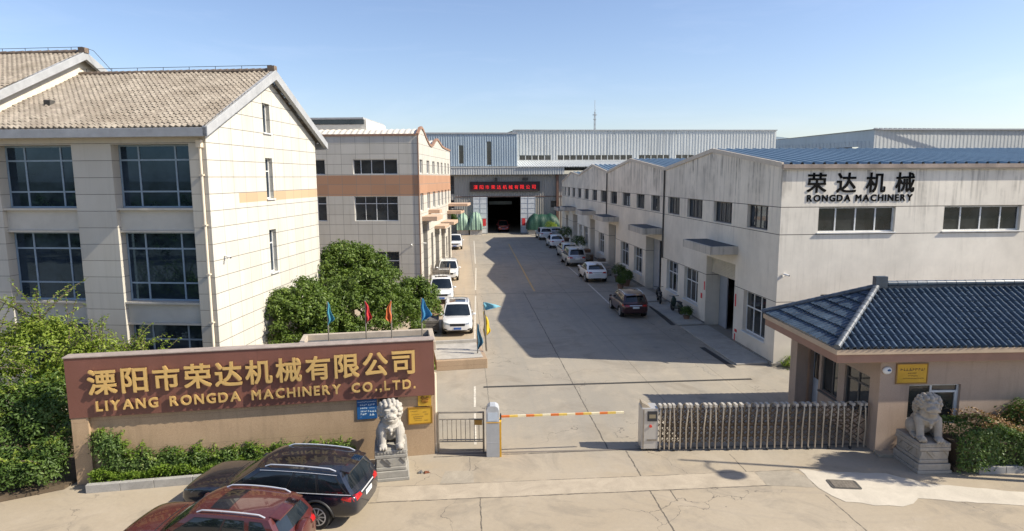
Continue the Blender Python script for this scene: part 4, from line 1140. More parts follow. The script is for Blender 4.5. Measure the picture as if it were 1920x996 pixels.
t = thing('wall_light', 'small white bulkhead lamp near the guard house corner under the eave', 'lamp', at_guard(.18, -.003, 2.62), GR)
b = MB(); b.ball((0, -.03, 0), (.15, .06, .12), 14); b.build('shade', M_white, t, smooth=60)
b = MB(); b.ball((.03, -.085, .02), (.06, .03, .035), 10); b.build('emblem', M_bluebd, t, smooth=60)

# ------------------------------------------------------------------ gate: pedestrian wicket, barrier, telescopic gate
M_steel = NG('brushed_steel'); M_steel = M_steel.set((.44, .385, .31), .45, .6, .5)
M_steel_d = plain('dull_steel', (.28, .25, .21), .5, .6, .25, 5)
M_grey = plain('grey_cabinet', (.40, .41, .42), .45, .2, .08, 2); M_amber = plain('amber_paint', (.62, .33, .02), .45)
t = thing('pedestrian_gate', 'low steel bar wicket gate between the gate house and the barrier box', 'gate', (-.85, 19.08, 0), R(-3.5))
b = MB()
for x in (.0, 1.4): b.tube([(x, 0, 0), (x, 0, 1.32)], .03, 8)
b.build('post', M_steel_d, t)
b = MB()
for z in (.36, .42, 1.08, 1.30): b.tube([(0, 0, z), (1.4, 0, z)], .02 if z < 1.2 else .028, 8)
b.build('rail', M_steel_d, t)
for k in range(9):
    b = MB(); b.tube([(.14+k*.14, 0, .36), (.14+k*.14, 0, 1.08)], .012, 6); b.build('bar', M_steel_d, t)
b = MB(); b.box(1.12, 1.36, -.03, .03, .9, 1.06); b.build('lock_plate', plain('brass_lock', (.30, .18, .05), .4, .5), t)
b = MB(); b.box(.02, 1.4, -.015, .015, .06, .11); b.build('bottom_rail', M_steel_d, t)
t = thing('barrier_box', 'grey barrier control box with a rounded top and amber edge', 'barrier', (.62, 18.62, 0), R(-3))
b = MB(); b.box(0, .40, 0, .36, .0, 1.1); b.box(.004, .396, -.004, .356, .46, .475); b.build('cabinet', M_grey, t, bev=.015)
b = MB(); b.prism([(0, 1.10), (.40, 1.10), (.40, 1.48), (.36, 1.58), (.28, 1.63), (.12, 1.63), (.04, 1.58), (0, 1.48)], -.004, .364, lambda u, v, h: (u, h, v)); b.build('head', plain('grey_head', (.46, .48, .50), .4, .2), t, bev=.012)
b = MB(); b.box(.05, .35, -.012, -.005, 1.16, 1.42); b.build('screen', plain('pale_screen', (.50, .56, .62), .25), t)
b = MB(); b.box(.402, .46, .0, .36, 0, 1.12); b.box(0, .40, -.008, -.005, 1.09, 1.12); b.build('edge_strip', M_amber, t)
t = thing('barrier_pole', 'thin orange white and yellow striped barrier arm lowered across the entrance', 'barrier arm', (1.09, 18.80, 1.22))
for k in range(15):
    x0 = k*.255; c_ = (('barrier_orange', (.62, .16, .03)), ('barrier_yellow', (.66, .46, .10)), ('barrier_white', (.70, .62, .42)))[k % 3]
    m = bpy.data.materials.get(c_[0]) or plain(c_[0], c_[1], .4)
    b = MB(); b.box(x0, x0+.255, -.025, .025, -.03, .03); b.build('stripe', m, t)
b = MB(); b.box(-.04, .0, -.06, .06, -.08, .08); b.build('hub', M_dark, t)

t = thing('telescopic_gate', 'folding stainless steel gate of tall hoops and crossed bars, partly closed', 'gate', (5.43, 18.86, 0), math.atan2(-.42, 7.1))
H0 = 1.44
for k in range(33):
    x = .60+(k/32)**1.12*6.45; ln = .035*math.sin(k*1.7)+.02*math.sin(k*4.1)
    b = MB()
    b.tube([(x+ln*.4, -.24, .06), (x, -.24, .7), (x+ln, -.24, H0-.12), (x+ln, -.20, H0-.03), (x+.02+ln, -.08, H0+.02), (x+.03, .06, H0-.02), (x+.03, .2, H0-.12), (x+.03, .24, .7), (x+.03, .24, .06)], .024, 7)
    hp = b.build('hoop', M_steel, t, smooth=50)
    b = MB(); b.box(x-.035+ln, x+.045+ln, -.27, -.06, H0-.035, H0+.055); b.build('cap', M_white if False else bpy.data.materials.get('hoop_cap') or plain('hoop_cap', (.42, .39, .34), .4), hp)
    if k % 3 == 0:
        b = MB(); b.tube([(x-.03, -.24, .05), (x+.03, -.24, .05)], .05, 10); b.build('wheel', M_dark, hp)
xs_ = [.60+(k/32)**1.12*6.45 for k in range(33)]
M_lat = plain('lattice_steel', (.135, .10, .068), .5, .5, .3, 6)
for yy in (-.2, .2):
    b = MB()
    for k in range(31):
        xa, xb = xs_[k], xs_[k+2]
        for z0 in (.22, .58, .94):
            b.bar((xa, yy, z0), (xb, yy, z0+.34), .012, .026); b.bar((xa, yy+.02, z0+.34), (xb, yy+.02, z0), .012, .026)
    b.build('lattice', M_lat, t)
b = MB()
for k in range(31):
    b.bar((xs_[k], -.2, 1.25), (xs_[k+1], .2, 1.25), .02, .02); b.bar((xs_[k], -.2, .15), (xs_[k+1], .2, .15), .02, .02); b.bar((xs_[k], .2, .75), (xs_[k+1], -.2, .75), .02, .02)
b.build('cross_bars', bpy.data.materials['lattice_steel'], t)
b = MB(); b.box(.02, .54, -.24, .24, .07, 1.40); mh = b.build('motor_head', plain('head_steel', (.50, .48, .45), .35, .4, .06, 2), t, bev=.02)
b = MB(); b.box(.20, .50, -.262, -.242, .98, 1.30); b.build('screen', M_dark, mh)
b = MB(); b.box(.25, .45, -.268, -.263, 1.08, 1.2); b.build('display', plain('amber_display', (.24, .2, .13), .3), mh)
b = MB(); b.tube([(.30, -.242, .82), (.30, -.27, .82)], .045, 12); b.build('button', plain('red_button', (.6, .05, .03), .4), mh)
b = MB(); b.box(.2, .5, -.262, -.242, .34, .40); b.box(.06, .1, -.25, .25, .1, 1.36); b.build('trim', M_steel_d, mh)
b = MB(); b.prism([(.04, 1.402), (.30, 1.402), (.16, 1.50), (.04, 1.56)], -.2, .2, lambda u, v, h: (u, h, v)); b.build('cap', M_steel, mh)
for x in (.12, .42):
    b = MB(); b.tube([(x, -.2, .05), (x, -.12, .05)], .05, 10); b.tube([(x, .12, .05), (x, .2, .05)], .05, 10); b.build('wheel', M_dark, mh)

# ------------------------------------------------------------------ flags on thin poles
def flag(label, loc, h, col, length, width, seed, lean=(0, 0), group='flags on the gate house roof', dirn=1, droop=1.0):
    t = thing('flag', label, 'flag', loc, 0, group)
    b = MB(); top = Vector((lean[0], lean[1], h)); b.tube([(0, 0, 0), top], .022, 7); b.build('pole', M_steel_d, t)
    b = MB(); nu, nv = 9, 14; rnd = random.Random(seed); ph = rnd.uniform(0, 6)
    pts = {}
    for i in range(nv+1):
        v = i/nv
        for k in range(nu+1):
            u = k/nu
            # pennant hanging from the pole top, gathered folds, pointed lower corner
            wdt = width*(.10+1.0*v**.9)*(1-.75*max(0, v-.82)/.18)
            x = top.x+dirn*(u*wdt*.75)+.02*math.sin(v*9+ph)
            y = top.y-.03+.07*math.sin(u*8+v*3+ph)*v
            z = top.z-.02-length*v*(droop-.12*u)+(.25*length*u*(1-droop))
            pts[i, k] = (x, y, z)
    for i in range(nv):
        for k in range(nu):
            b.quad(pts[i, k], pts[i+1, k], pts[i+1, k+1], pts[i, k+1])
    o = b.build('cloth', col, t, smooth=80, merge=True)
    s = o.modifiers.new('thickness', 'SOLIDIFY'); s.thickness = .006
    return t
def cloth(name, c):
    g = NG(name); n = g.noise(g.pos(), 6, 4); cc = g.mix(g.maprange(n, .3, .7), tuple(x*.85 for x in c), tuple(min(1, x*1.1) for x in c))
    g.set(cc, .75, 0, .25)
    tr = g.n('ShaderNodeBsdfTranslucent'); g.put(tr.inputs[0], cc); mx = g.n('ShaderNodeMixShader'); mx.inputs[0].default_value = .3
    g.t.links.new(g.b.outputs[0], mx.inputs[1]); g.t.links.new(tr.outputs[0], mx.inputs[2]); g.t.links.new(mx.outputs[0], g.out.inputs[0]); return g.mat
F_teal = cloth('teal_cloth', (.10, .36, .45)); F_red = cloth('red_cloth', (.55, .045, .055)); F_or = cloth('orange_cloth', (.60, .17, .06)); F_blue = cloth('blue_cloth', (.06, .26, .48)); F_yel = cloth('yellow_cloth', (.75, .55, .05)); F_pale = cloth('pale_blue_cloth', (.20, .46, .56))
flag('teal flag on the roof, leftmost of the row behind the sign', (-4.12, 19.4, 3.34), 1.46, F_teal, .72, .30, 1)
flag('red flag on the roof, left of the orange flag', (-2.99, 19.4, 3.34), 1.46, F_red, .68, .28, 2)
flag('orange flag on the roof, right of the red flag', (-2.22, 19.4, 3.34), 1.46, F_or, .70, .28, 3, dirn=-1)
flag('bright blue flag on the roof, above the sign end by the white car', (-1.30, 19.5, 3.34), 1.50, F_blue, .74, .46, 4)
flag('pale blue flag blowing out above the yellow flag on the canopy edge', (.72, 20.2, 2.9), 1.62, F_pale, .34, .85, 5, (-.08, .05), 'flags on the gate house canopy', 1, .75)
flag('yellow flag hanging below the pale blue one on the canopy edge', (.70, 20.3, 2.9), 1.30, F_yel, .88, .34, 6, (-.06, .05), 'flags on the gate house canopy')
flag('drooping grey blue flag on the canopy top, left of the yellow flag', (.42, 20.0, 2.9), .98, cloth('dull_blue_cloth', (.10, .23, .32)), .88, .26, 7, (0, 0), 'flags on the gate house canopy')

# ------------------------------------------------------------------ kerbs and planting beds
b = MB()
kp = [at_sign(.48, -.48), at_sign(2.2, -.48), at_sign(4.2, -.46), at_sign(6.0, -.4), at_sign(7.3, -.3), at_sign(7.6, .0)]
for p, q in zip(kp, kp[1:]):
    n_ = max(1, int((q-p).length/.8))
    for k in range(n_):
        a_ = p.lerp(q, k/n_); c_ = p.lerp(q, (k+1)/n_-.008/(q-p).length); b.bar(a_+Vector((0, 0, .11)), c_+Vector((0, 0, .11)), .15, .24)
struct(b.build('kerb', M_kerb, bev=.012))
b = MB(); bed = [at_sign(.48, -.42), at_sign(4.2, -.40), at_sign(6.0, -.34), at_sign(7.3, -.24), at_sign(7.5, .14), at_sign(.48, .14)]
b.prism([(p.x, p.y) for p in bed], .01, .17, lambda u, v, h: (u, v, h)); M_soil = cement('soil', (.10, .075, .05), .3, .3); struct(b.build('soil', M_soil))
b = MB()
for k in range(8): b.bar((14.62+k*.8, 16.30-k*.022, .10), (14.62+k*.8+.79, 16.30-k*.022-.02, .10), .14, .22)
struct(b.build('kerb', M_kerb, bev=.012))
b = MB(); b.prism([(14.0, 16.42), (20.5, 16.24), (20.5, 17.4), (14.0, 17.75)], .01, .14, lambda u, v, h: (u, v, h)); b.prism([(-19, 16.6), (-12.6, 16.9), (-11.1, 17.6), (-10.95, 18.4), (-10.9, 23.6), (-19, 23.6)], .01, .10, lambda u, v, h: (u, v, h)); struct(b.build('soil', M_soil))
b = MB(); b.prism([(12.5, 17.55), (14.0, 17.5), (14.0, 17.86), (12.55, 17.9)], .0, .08, lambda u, v, h: (u, v, h)); struct(b.build('path', M_band, bev=.01))

# ------------------------------------------------------------------ guardian lions
M_lion = NG('lion_stone')
def lion_mat(name, base):
    g = NG(name); p = g.pos(); n = g.noise(p, 3.5, 6, .7); f = g.noise(p, 30, 3); streak_n = g.noise(g.scale(p, (1, 1, .3)), 4, 4)
    c = g.mix(g.maprange(n, .35, .7), tuple(x*.75 for x in base), base)
    c = g.mix(g.maprange(streak_n, .55, .75, 0, .5), c, tuple(x*.45 for x in base))  # upright stretched noise darkens the stone at random
    pt = g.n('ShaderNodeNewGeometry').outputs['Pointiness']
    g.bump(f, .3, .01)
    return g.set(c, .8, 0, .3)
M_lionA = lion_mat('pale_lion_stone', (.42, .395, .35)); M_lionB = lion_mat('beige_lion_stone', (.40, .355, .295)); M_ped = lion_mat('pedestal_stone', (.34, .325, .29))
def lion_mesh(seed=1):
    """seated guardian lion, chest forward (-Y), about 1.25 high; one continuous remeshed body"""
    b = MB(); rnd = random.Random(seed)
    def limb(pts, rs): b.tube(pts, rs, 12); [b.ball(p, r, 12) for p, r in zip(pts, rs)]
    b.ball((0, .22, .34), (.30, .36, .33), 18)                # rump
    b.ball((0, .06, .52), (.27, .30, .32), 18)                # trunk
    b.ball((0, -.14, .60), (.28, .24, .27), 18)               # chest
    b.ball((0, -.2, .78), (.24, .2, .2), 16)                  # neck
    for s in (-1, 1):
        limb([(s*.22, -.20, .58), (s*.235, -.30, .34), (s*.235, -.36, .09)], [.145, .11, .10])   # straight fore legs
        b.ball((s*.235, -.42, .075), (.125, .17, .085), 14)   # fore paw
        for k in (-1, 0, 1): b.ball((s*.235+k*.075, -.55, .055), (.04, .06, .055), 10)
        b.ball((s*.27, .18, .24), (.15, .26, .24), 16)        # haunch
        b.ball((s*.30, -.08, .07), (.10, .20, .075), 14)      # hind paw
        for k in (-1, 0, 1): b.ball((s*.30+k*.06, -.26, .05), (.033, .05, .05), 8)
    limb([(0, .52, .2), (.05, .60, .5), (0, .5, .74)], [.09, .10, .05]); b.ball((.0, .55, .62), (.12, .08, .18), 12)   # tail
    b.ball((0, -.26, 1.02), (.23, .24, .22), 18)              # head
    b.ball((0, -.45, .95), (.17, .15, .10), 16)               # muzzle
    b.ball((0, -.56, 1.0), (.075, .05, .05), 12)              # nose
    for s in (-1, 1):
        b.ball((s*.07, -.555, .975), (.05, .04, .035), 10); b.ball((s*.10, -.44, 1.075), (.055, .05, .05), 12)   # nostril wings, eye
        b.ball((s*.10, -.45, 1.135), (.085, .06, .035), 10)   # brow
        b.ball((s*.12, -.50, .93), (.075, .07, .05), 10); b.ball((s*.24, -.24, 1.10), (.06, .07, .09), 10)        # lip corner, ear
    b.ball((0, -.49, .855), (.125, .10, .045), 14)            # lower jaw under an open mouth
    b.ball((0, -.42, .80), (.10, .09, .08), 12)               # beard
    # mane: curls in rings round the head and down the neck
    for ring, (yc, zc, rr, n_, sz) in enumerate(((-.30, 1.04, .25, 13, .062), (-.22, 1.05, .29, 15, .07), (-.12, 1.02, .31, 16, .075), (-.02, .95, .30, 15, .078), (.07, .85, .27, 13, .08), (.14, .72, .24, 10, .08))):
        for k in range(n_):
            a = math.pi*2*k/n_+ring*.35
            x, z = math.sin(a)*rr, math.cos(a)*rr*.95
            if math.cos(a) < -.55 and ring < 3: continue
            b.ball((x, yc+rnd.uniform(-.02, .02), zc+z), sz*rnd.uniform(.85, 1.15), 8)
    for k in range(10):
        b.ball((rnd.uniform(-.13, .13), -.30+rnd.uniform(-.1, .12), 1.235+rnd.uniform(-.02, .02)), .06, 8)
    # collar band with bell and tassel on the chest
    for k in range(18):
        a = math.pi*(k/17-.5); b.ball((math.sin(a)*.275, -.14-math.cos(a)*.26, .70-.12*math.cos(a)), .036, 8)
    b.ball((0, -.43, .53), .06, 12); b.ball((0, -.42, .44), (.045, .04, .07), 8)
    me = bpy.data.meshes.new('lion'); me.from_pydata(b.v, [], b.f)
    o = bpy.data.objects.new('lion', me); C.objects.link(o)
    m = o.modifiers.new('r', 'REMESH'); m.mode = 'VOXEL'; m.voxel_size = .012
    s = o.modifiers.new('s', 'SMOOTH'); s.factor = .2; s.iterations = 1
    return evaluated(o)
LM = lion_mesh()
def lion(label, plabel, loc, rz, mat, yaw=0, back=False, ball=1, pr=0):
    t = thing('stone_lion', label, 'statue', Vector(loc)+Vector((0, 0, .90)), rz+yaw, 'stone lions at the gate')
    me = LM.copy(); me.materials.append(mat); me.polygons.foreach_set('use_smooth', [True]*len(me.polygons))
    o = bpy.data.objects.new('body', me); C.objects.link(o); o.parent = t; o.scale = (1, .98, 1.0)
    b = MB(); b.ball((ball*.235, -.56, .10), .09, 14); o2 = b.build('embroidered_ball' if ball > 0 else 'cub', mat, t, smooth=60)
    p = thing('pedestal', plabel, 'pedestal', loc, rz, 'carved lion pedestals')
    def tier(x, y0, y1, z0, z1, nm='plinth', bev=.012):
        b = MB(); b.box(-x, x, y0, y1, z0, z1); return b.build(nm, M_ped if not back else mat, p, bev=bev)
    tier(.50, -.60, .64, 0, .09); tier(.47, -.57, .61, .092, .28); tier(.43, -.53, .57, .282, .40, 'base_moulding', .03)
    tier(.415, -.515, .555, .402, .66, 'dado'); tier(.455, -.555, .60, .662, .77, 'cornice', .02); tier(.445, -.545, .585, .772, .89, 'top_slab')
    b = MB()   # carved hanging drapery on the four faces
    for fx in (lambda u, v, h: (u, -.515-h, v), lambda u, v, h: (.415+h, u+.02, v), lambda u, v, h: (-.415-h, u+.02, v)):
        b.prism([(-.24, .655), (.24, .655), (.03, .43), (-.03, .43)], .002, .035, fx); b.prism([(-.12, .655), (.12, .655), (0, .50)], .036, .055, fx)
        for s in (-1, 1): b.prism([(s*.40, .655), (s*.27, .655), (s*.40, .50)][::s], .002, .03, fx)
        for k in range(9): b.prism([(-.38+k*.09, .80), (-.32+k*.09, .80), (-.32+k*.09, .86), (-.38+k*.09, .86)], .033, .045, fx)
    b.build('carving', M_ped if not back else mat, p, bev=.006)
    return t
lion('pale stone lion seated on the pedestal in front of the gate house wall', 'carved grey pedestal under the pale left lion, behind the navy car', (-2.17, 17.88, 0), R(6), M_lionA, R(2))
lion('beige stone lion on the pedestal beside the hedge and guard house', 'carved pedestal under the right lion, beside the hedge', (13.42, 16.98, 0), R(-3), M_lionB, R(-12), True, -1)
# ------------------------------------------------------------------ cars
M_disc = plain('brake_steel', (.09, .088, .085), .5, .4); M_tyre = plain('tyre_rubber', (.018, .018, .018), .8, 0, .3, 9); M_rim = plain('alloy_rim', (.50, .50, .50), .35, .35, .05)
M_carglass = glass('car_glass', (.006, .009, .012), .02, .7); M_trim = plain('black_trim', (.016, .016, .017), .55); M_chrome = plain('bright_trim', (.72, .73, .75), .25, .5, .03)
M_lampc = plain('headlamp_lens', (.30, .33, .36), .08, .2, .3, 14, .8); M_lampr = plain('tail_lamp_lens', (.34, .012, .012), .12, 0, .3, 14, .7)
M_plate_b = plain('blue_plate', (.03, .10, .34), .4); M_plate_w = plain('pale_plate', (.60, .63, .62), .4); M_under = plain('car_underside', (.015, .015, .015), .9)
M_sunroof = glass('sunroof_glass', (.010, .010, .012), .05, .6)

def lerp(a, b, t): return a+(b-a)*t
def car(name, label, cat, loc, head, p, paintm, group=None, scale=1.0, bodyname='car'):
    L, W, H, Rw, wb = p['L'], p['W'], p['H'], p['R'], p['wb']
    wx = (-wb/2+p.get('shift', 0), wb/2+p.get('shift', 0))
    t = thing(name, label, cat, loc, head, group); t.scale = (scale,)*3
    # lower body: lofted sections, subdivided, wheel arches cut out
    st = p['st']; b = MB(); N = 18
    for (x, zb, zt, w_, c) in st:
        half = [(0, zb), (.72*w_, zb), (.92*w_, zb+.05), (.985*w_, zb+.18), (1.0*w_, lerp(zb, zt, .52)), (.985*w_, lerp(zb, zt, .76)), (.945*w_, zt-.045), (.80*w_, zt), (.40*w_, zt+c*.8), (0, zt+c)]
        ring = half+[(-y, z) for y, z in reversed(half[1:-1])]
        b.v += [(x, y, z) for y, z in ring]
    for i in range(len(st)-1):
        for k in range(N): b.f.append((i*N+k, i*N+(k+1) % N, (i+1)*N+(k+1) % N, (i+1)*N+k)); b.m.append(0)
    for i, rev in ((0, True), (len(st)-1, False)):
        o0 = i*N
        for k in range(N//2):       # cap as quads between the two halves
            a1, a2 = k, k+1; c1, c2 = (N-k) % N, N-k-1
            if a1 == 0: fc = (a1, a2, c2)
            elif a2 == N//2: fc = (a1, a2, c1)
            else: fc = (a1, a2, c2, c1)
            b.f.append(tuple(o0+q for q in (fc if rev else fc[::-1]))); b.m.append(0)
    o = b.build('lower', paintm, smooth=180)
    at = o.data.attributes.new('crease_edge', 'FLOAT', 'EDGE')
    for ed in o.data.edges:
        i0, i1 = ed.vertices
        if abs(i0-i1) == N and i0 % N == i1 % N: at.data[ed.index].value = {6: .75, 12: .75, 3: .35, 15: .35, 4: .3, 14: .3}.get(i0 % N, 0)
    s = o.modifiers.new('s', 'SUBSURF'); s.levels = s.render_levels = 2
    cb = MB()
    for x in wx:
        for sd in (-1, 1):
            cb.tube([(x, sd*(W/2-.24), Rw), (x, sd*(W/2+.3), Rw)], Rw+.055, 28)
    co = cb.build('cutter', paintm)
    bo = o.modifiers.new('b', 'BOOLEAN'); bo.operation = 'DIFFERENCE'; bo.object = co; bo.solver = 'EXACT'
    bpy.context.view_layer.update()
    me = evaluated(o); bpy.data.objects.remove(co)
    bm = bmesh.new(); bm.from_mesh(me); bmesh.ops.triangulate(bm, faces=bm.faces[:]); bv = BVHTree.FromBMesh(bm); bm.free()
    # cabin: four bulged walls and a crowned roof
    c = p['cab']; xb0, xb1, xr0, xr1, zb0, zb1, wbl, wr = c['xb0'], c['xb1'], c['xr0'], c['xr1'], c['zb0'], c['zb1'], c['wb'], c['wr']
    arch = c.get('arch', .05); crown = .05
    def ztop(u): return H-.045-arch*(2*u-1.15)**2
    def side(s):
        def fn(u, v):
            x = lerp(lerp(xb0, xb1, u), lerp(xr0, xr1, u), v)
            yb = wbl*(1-.035*(2*u-1)**2); yt = wr*(1-.05*(2*u-1)**2)
            return Vector((x, s*(lerp(yb, yt, v)+.04*math.sin(math.pi*v*.85)), lerp(lerp(zb0, zb1, u), ztop(u), v)))
        return fn
    sl_, sr_ = side(1), side(-1)
    def endw(u, bow0, bow1):
        def fn(a, v):
            q = sl_(u, v); k = 1-a*a
            return Vector((q.x+k*lerp(bow0, bow1, v), q.y*a, q.z+k*crown*v))
        return fn
    fr = endw(1, .20, .10); re = endw(0, -.10, -.06)
    def roof(a, u):
        q = sl_(u, 1); k = 1-a*a
        return Vector((q.x+k*lerp(-.06, .10, u), q.y*a, q.z+k*crown))
    body = MB(); body.mesh_in(me)
    cab = MB()
    def grid(m, fn, n1, n2, u0=0, u1=1, v0=0, v1=1, flip=False):
        vs = [fn(lerp(u0, u1, i/n1), lerp(v0, v1, k/n2)) for i in range(n1+1) for k in range(n2+1)]
        fs = [(i*(n2+1)+k, (i+1)*(n2+1)+k, (i+1)*(n2+1)+k+1, i*(n2+1)+k+1) for i in range(n1) for k in range(n2)]
        m.add(vs, [f_[::-1] for f_ in fs] if flip else fs)
    grid(cab, sl_, 12, 8, flip=True); grid(cab, sr_, 12, 8); grid(cab, fr, 12, 8, -1, 1); grid(cab, re, 12, 8, -1, 1, flip=True); grid(cab, roof, 12, 12, -1, 1, flip=True)
    cm = cab.build('cab', paintm, smooth=50, merge=True); cme = cm.data; bpy.data.objects.remove(cm); body.mesh_in(cme)
    if p.get('bed'):
        x0, x1, zf, zt2, wv = p['bed']
        for s in (-1, 1): body.box(x0, x1, s*wv-.03, s*wv+.03, zf, zt2)
        body.box(x0, x0+.05, -wv, wv, zf, zt2); body.box(x1-.05, x1, -wv, wv, zf, zt2)
    bd = body.build('body', paintm, t, smooth=38)
    def patch(fn, quad, off=.006, n1=8, n2=6, nm='window', m=M_carglass, par=t, outward=None):
        (a0, a1, a2, a3) = quad; P = {}; e = 1e-3; g_ = MB()
        for i in range(n1+1):
            for k in range(n2+1):
                x, y = i/n1, k/n2
                u = lerp(lerp(a0[0], a1[0], x), lerp(a3[0], a2[0], x), y); v = lerp(lerp(a0[1], a1[1], x), lerp(a3[1], a2[1], x), y)
                q = fn(u, v); nn = (fn(u+e, v)-q).cross(fn(u, v+e)-q).normalized()
                cen = Vector(((xb0+xb1)/2, 0, .8))
                if nn.dot(q-cen) < 0: nn = -nn
                P[i, k] = (q+nn*off, q-nn*.01)
        vs = []; fs = []
        for i in range(n1):
            for k in range(n2): g_.quad(P[i, k][0], P[i+1, k][0], P[i+1, k+1][0], P[i, k+1][0])
        per = [(i, 0) for i in range(n1)]+[(n1, k) for k in range(n2)]+[(i, n2) for i in range(n1, 0, -1)]+[(0, k) for k in range(n2, 0, -1)]
        for a_, b_ in zip(per, per[1:]+per[:1]): g_.quad(P[a_][0], P[a_][1], P[b_][1], P[b_][0])
        return g_.build(nm, m, par, smooth=45, merge=True)
    v0, v1 = .10, .86
    wins = p.get('wins', [(.53, .95, .53, .90), (.27, .50, .28, .50), (.03, .24, .07, .25)])
    for fn in (sl_, sr_):
        for (a_, b_, a2_, b2_) in wins:
            patch(fn, ((a_-.012, v0-.03), (b_+.012, v0-.03), (b2_+.012, v1+.03), (a2_-.012, v1+.03)), .003, nm='window_seal', m=M_trim)
            patch(fn, ((a_, v0), (b_, v0), (b2_, v1), (a2_, v1)), .007)
    patch(fr, ((-.93, .06), (.93, .06), (.90, .93), (-.90, .93)), .006, 12, 6, 'windscreen')
    patch(re, ((-.84, .22), (.84, .22), (.78, .86), (-.78, .86)), .006, 12, 6, 'rear_window')
    if p.get('sunroof'): patch(roof, tuple((a_, u_) for a_, u_ in ((-.68, p['sunroof'][0]), (.68, p['sunroof'][0]), (.68, p['sunroof'][1]), (-.68, p['sunroof'][1]))), .006, 8, 8, 'sunroof', M_sunroof)
    if p.get('chrome'):
        for fn in (sl_, sr_):
            q = MB(); pts = [fn(u, .05)+Vector((0, math.copysign(.012, fn(u, .05).y), 0)) for u in [i/14 for i in range(15)]]; q.tube(pts, .011, 6)
            pts = [fn(u, .91)+Vector((0, math.copysign(.010, fn(u, .9).y), .0)) for u in [.04+i/14*.9 for i in range(15)]]; q.tube(pts, .009, 6); q.build('chrome_strip', M_chrome, t)
    if p.get('rails'):
        for s in (-1, 1):
            q = MB(); pts = [roof(s*.90, .06+.86*i/12)+Vector((0, 0, .055 if 0 < i < 12 else .0)) for i in range(13)]; q.tube(pts, .021, 8); q.build('roof_rail', M_chrome, t, smooth=60)
    if p.get('spoiler'):
        q = MB(); e0 = [roof(a_, .02) for a_ in [-.85+1.7*i/10 for i in range(11)]]
        for a_, b_ in zip(e0, e0[1:]):
            d_ = Vector((-.26, 0, -.035)); up_ = Vector((0, 0, .022)); lo = Vector((0, 0, -.05))
            q.add([a_+up_, b_+up_, b_+d_+up_*.3, a_+d_+up_*.3, a_+lo*.4, b_+lo*.4, b_+d_+lo*.5, a_+d_+lo*.5], [(0, 1, 2, 3), (7, 6, 5, 4), (3, 2, 6, 7), (0, 3, 7, 4), (1, 5, 6, 2)])
        q.build('spoiler', p.get('spoiler_mat') or paintm, t, smooth=40, merge=True)
    def decal(nm, quad, axis, m, off=.006, n1=6, n2=4, par=t):
        """quad in the plane across axis, dropped on to the body along that axis"""
        P = {}; g_ = MB(); sgn = 1 if axis[0] == '+' else -1; ax = axis[1]
        for i in range(n1+1):
            for k in range(n2+1):
                x, y = i/n1, k/n2
                a_ = lerp(lerp(quad[0][0], quad[1][0], x), lerp(quad[3][0], quad[2][0], x), y); c_ = lerp(lerp(quad[0][1], quad[1][1], x), lerp(quad[3][1], quad[2][1], x), y)
                if ax == 'x': og, dr = Vector((sgn*5, a_, c_)), Vector((-sgn, 0, 0))
                elif ax == 'y': og, dr = Vector((a_, sgn*5, c_)), Vector((0, -sgn, 0))
                else: og, dr = Vector((a_, c_, 5)), Vector((0, 0, -1))
                h = bv.ray_cast(og, dr)
                if h[0] is None: return None
                P[i, k] = (h[0]-dr*off, h[0]+dr*.012)
        for i in range(n1):
            for k in range(n2): g_.quad(P[i, k][0], P[i+1, k][0], P[i+1, k+1][0], P[i, k+1][0])
        per = [(i, 0) for i in range(n1)]+[(n1, k) for k in range(n2)]+[(i, n2) for i in range(n1, 0, -1)]+[(0, k) for k in range(n2, 0, -1)]
        for a_, b_ in zip(per, per[1:]+per[:1]): g_.quad(P[a_][0], P[a_][1], P[b_][1], P[b_][0])
        return g_.build(nm, m, par, smooth=45, merge=True)
    w_ = W/2; zf = p['zf']; zrr = p['zr']
    for s in (-1, 1):
        decal('headlight', [(s*w_*.50, zf-.03), (s*w_*.93, zf+.05), (s*w_*.92, zf+.15), (s*w_*.52, zf+.06)], '+x', M_lampc)
        decal('fog_lamp', [(s*w_*.60, .38), (s*w_*.86, .40), (s*w_*.84, .52), (s*w_*.66, .46)], '+x', M_trim)
        decal('tail_light', [(s*w_*.45, zrr-.02), (s*w_*.94, zrr-.05), (s*w_*.93, zrr+.12), (s*w_*.50, zrr+.08)], '-x', M_lampr)
        rx_ = -L/2; sy = '+y' if s > 0 else '-y'
        decal('tail_light', [(rx_+.16, zrr-.04), (rx_+.42, zrr+.03), (rx_+.40, zrr+.10), (rx_+.16, zrr+.12)], sy, M_lampr)
        for k, xx in enumerate(p['seams']):
            decal('door_seam', [(xx-.006, .36), (xx+.006, .36), (xx+.006, zb0-.06), (xx-.006, zb0-.06)], sy, M_trim, .002, 1, 8)
        for xx in p['handles']:
            decal('door_handle', [(xx-.09, zb0-.14), (xx+.09, zb0-.14), (xx+.09, zb0-.105), (xx-.09, zb0-.105)], sy, p.get('handle_mat', paintm), .028, 3, 1)
        decal('sill_trim', [(wx[0]+Rw+.08, .24), (wx[1]-Rw-.08, .24), (wx[1]-Rw-.08, .35), (wx[0]+Rw+.08, .35)], sy, M_trim, .008, 10, 2)
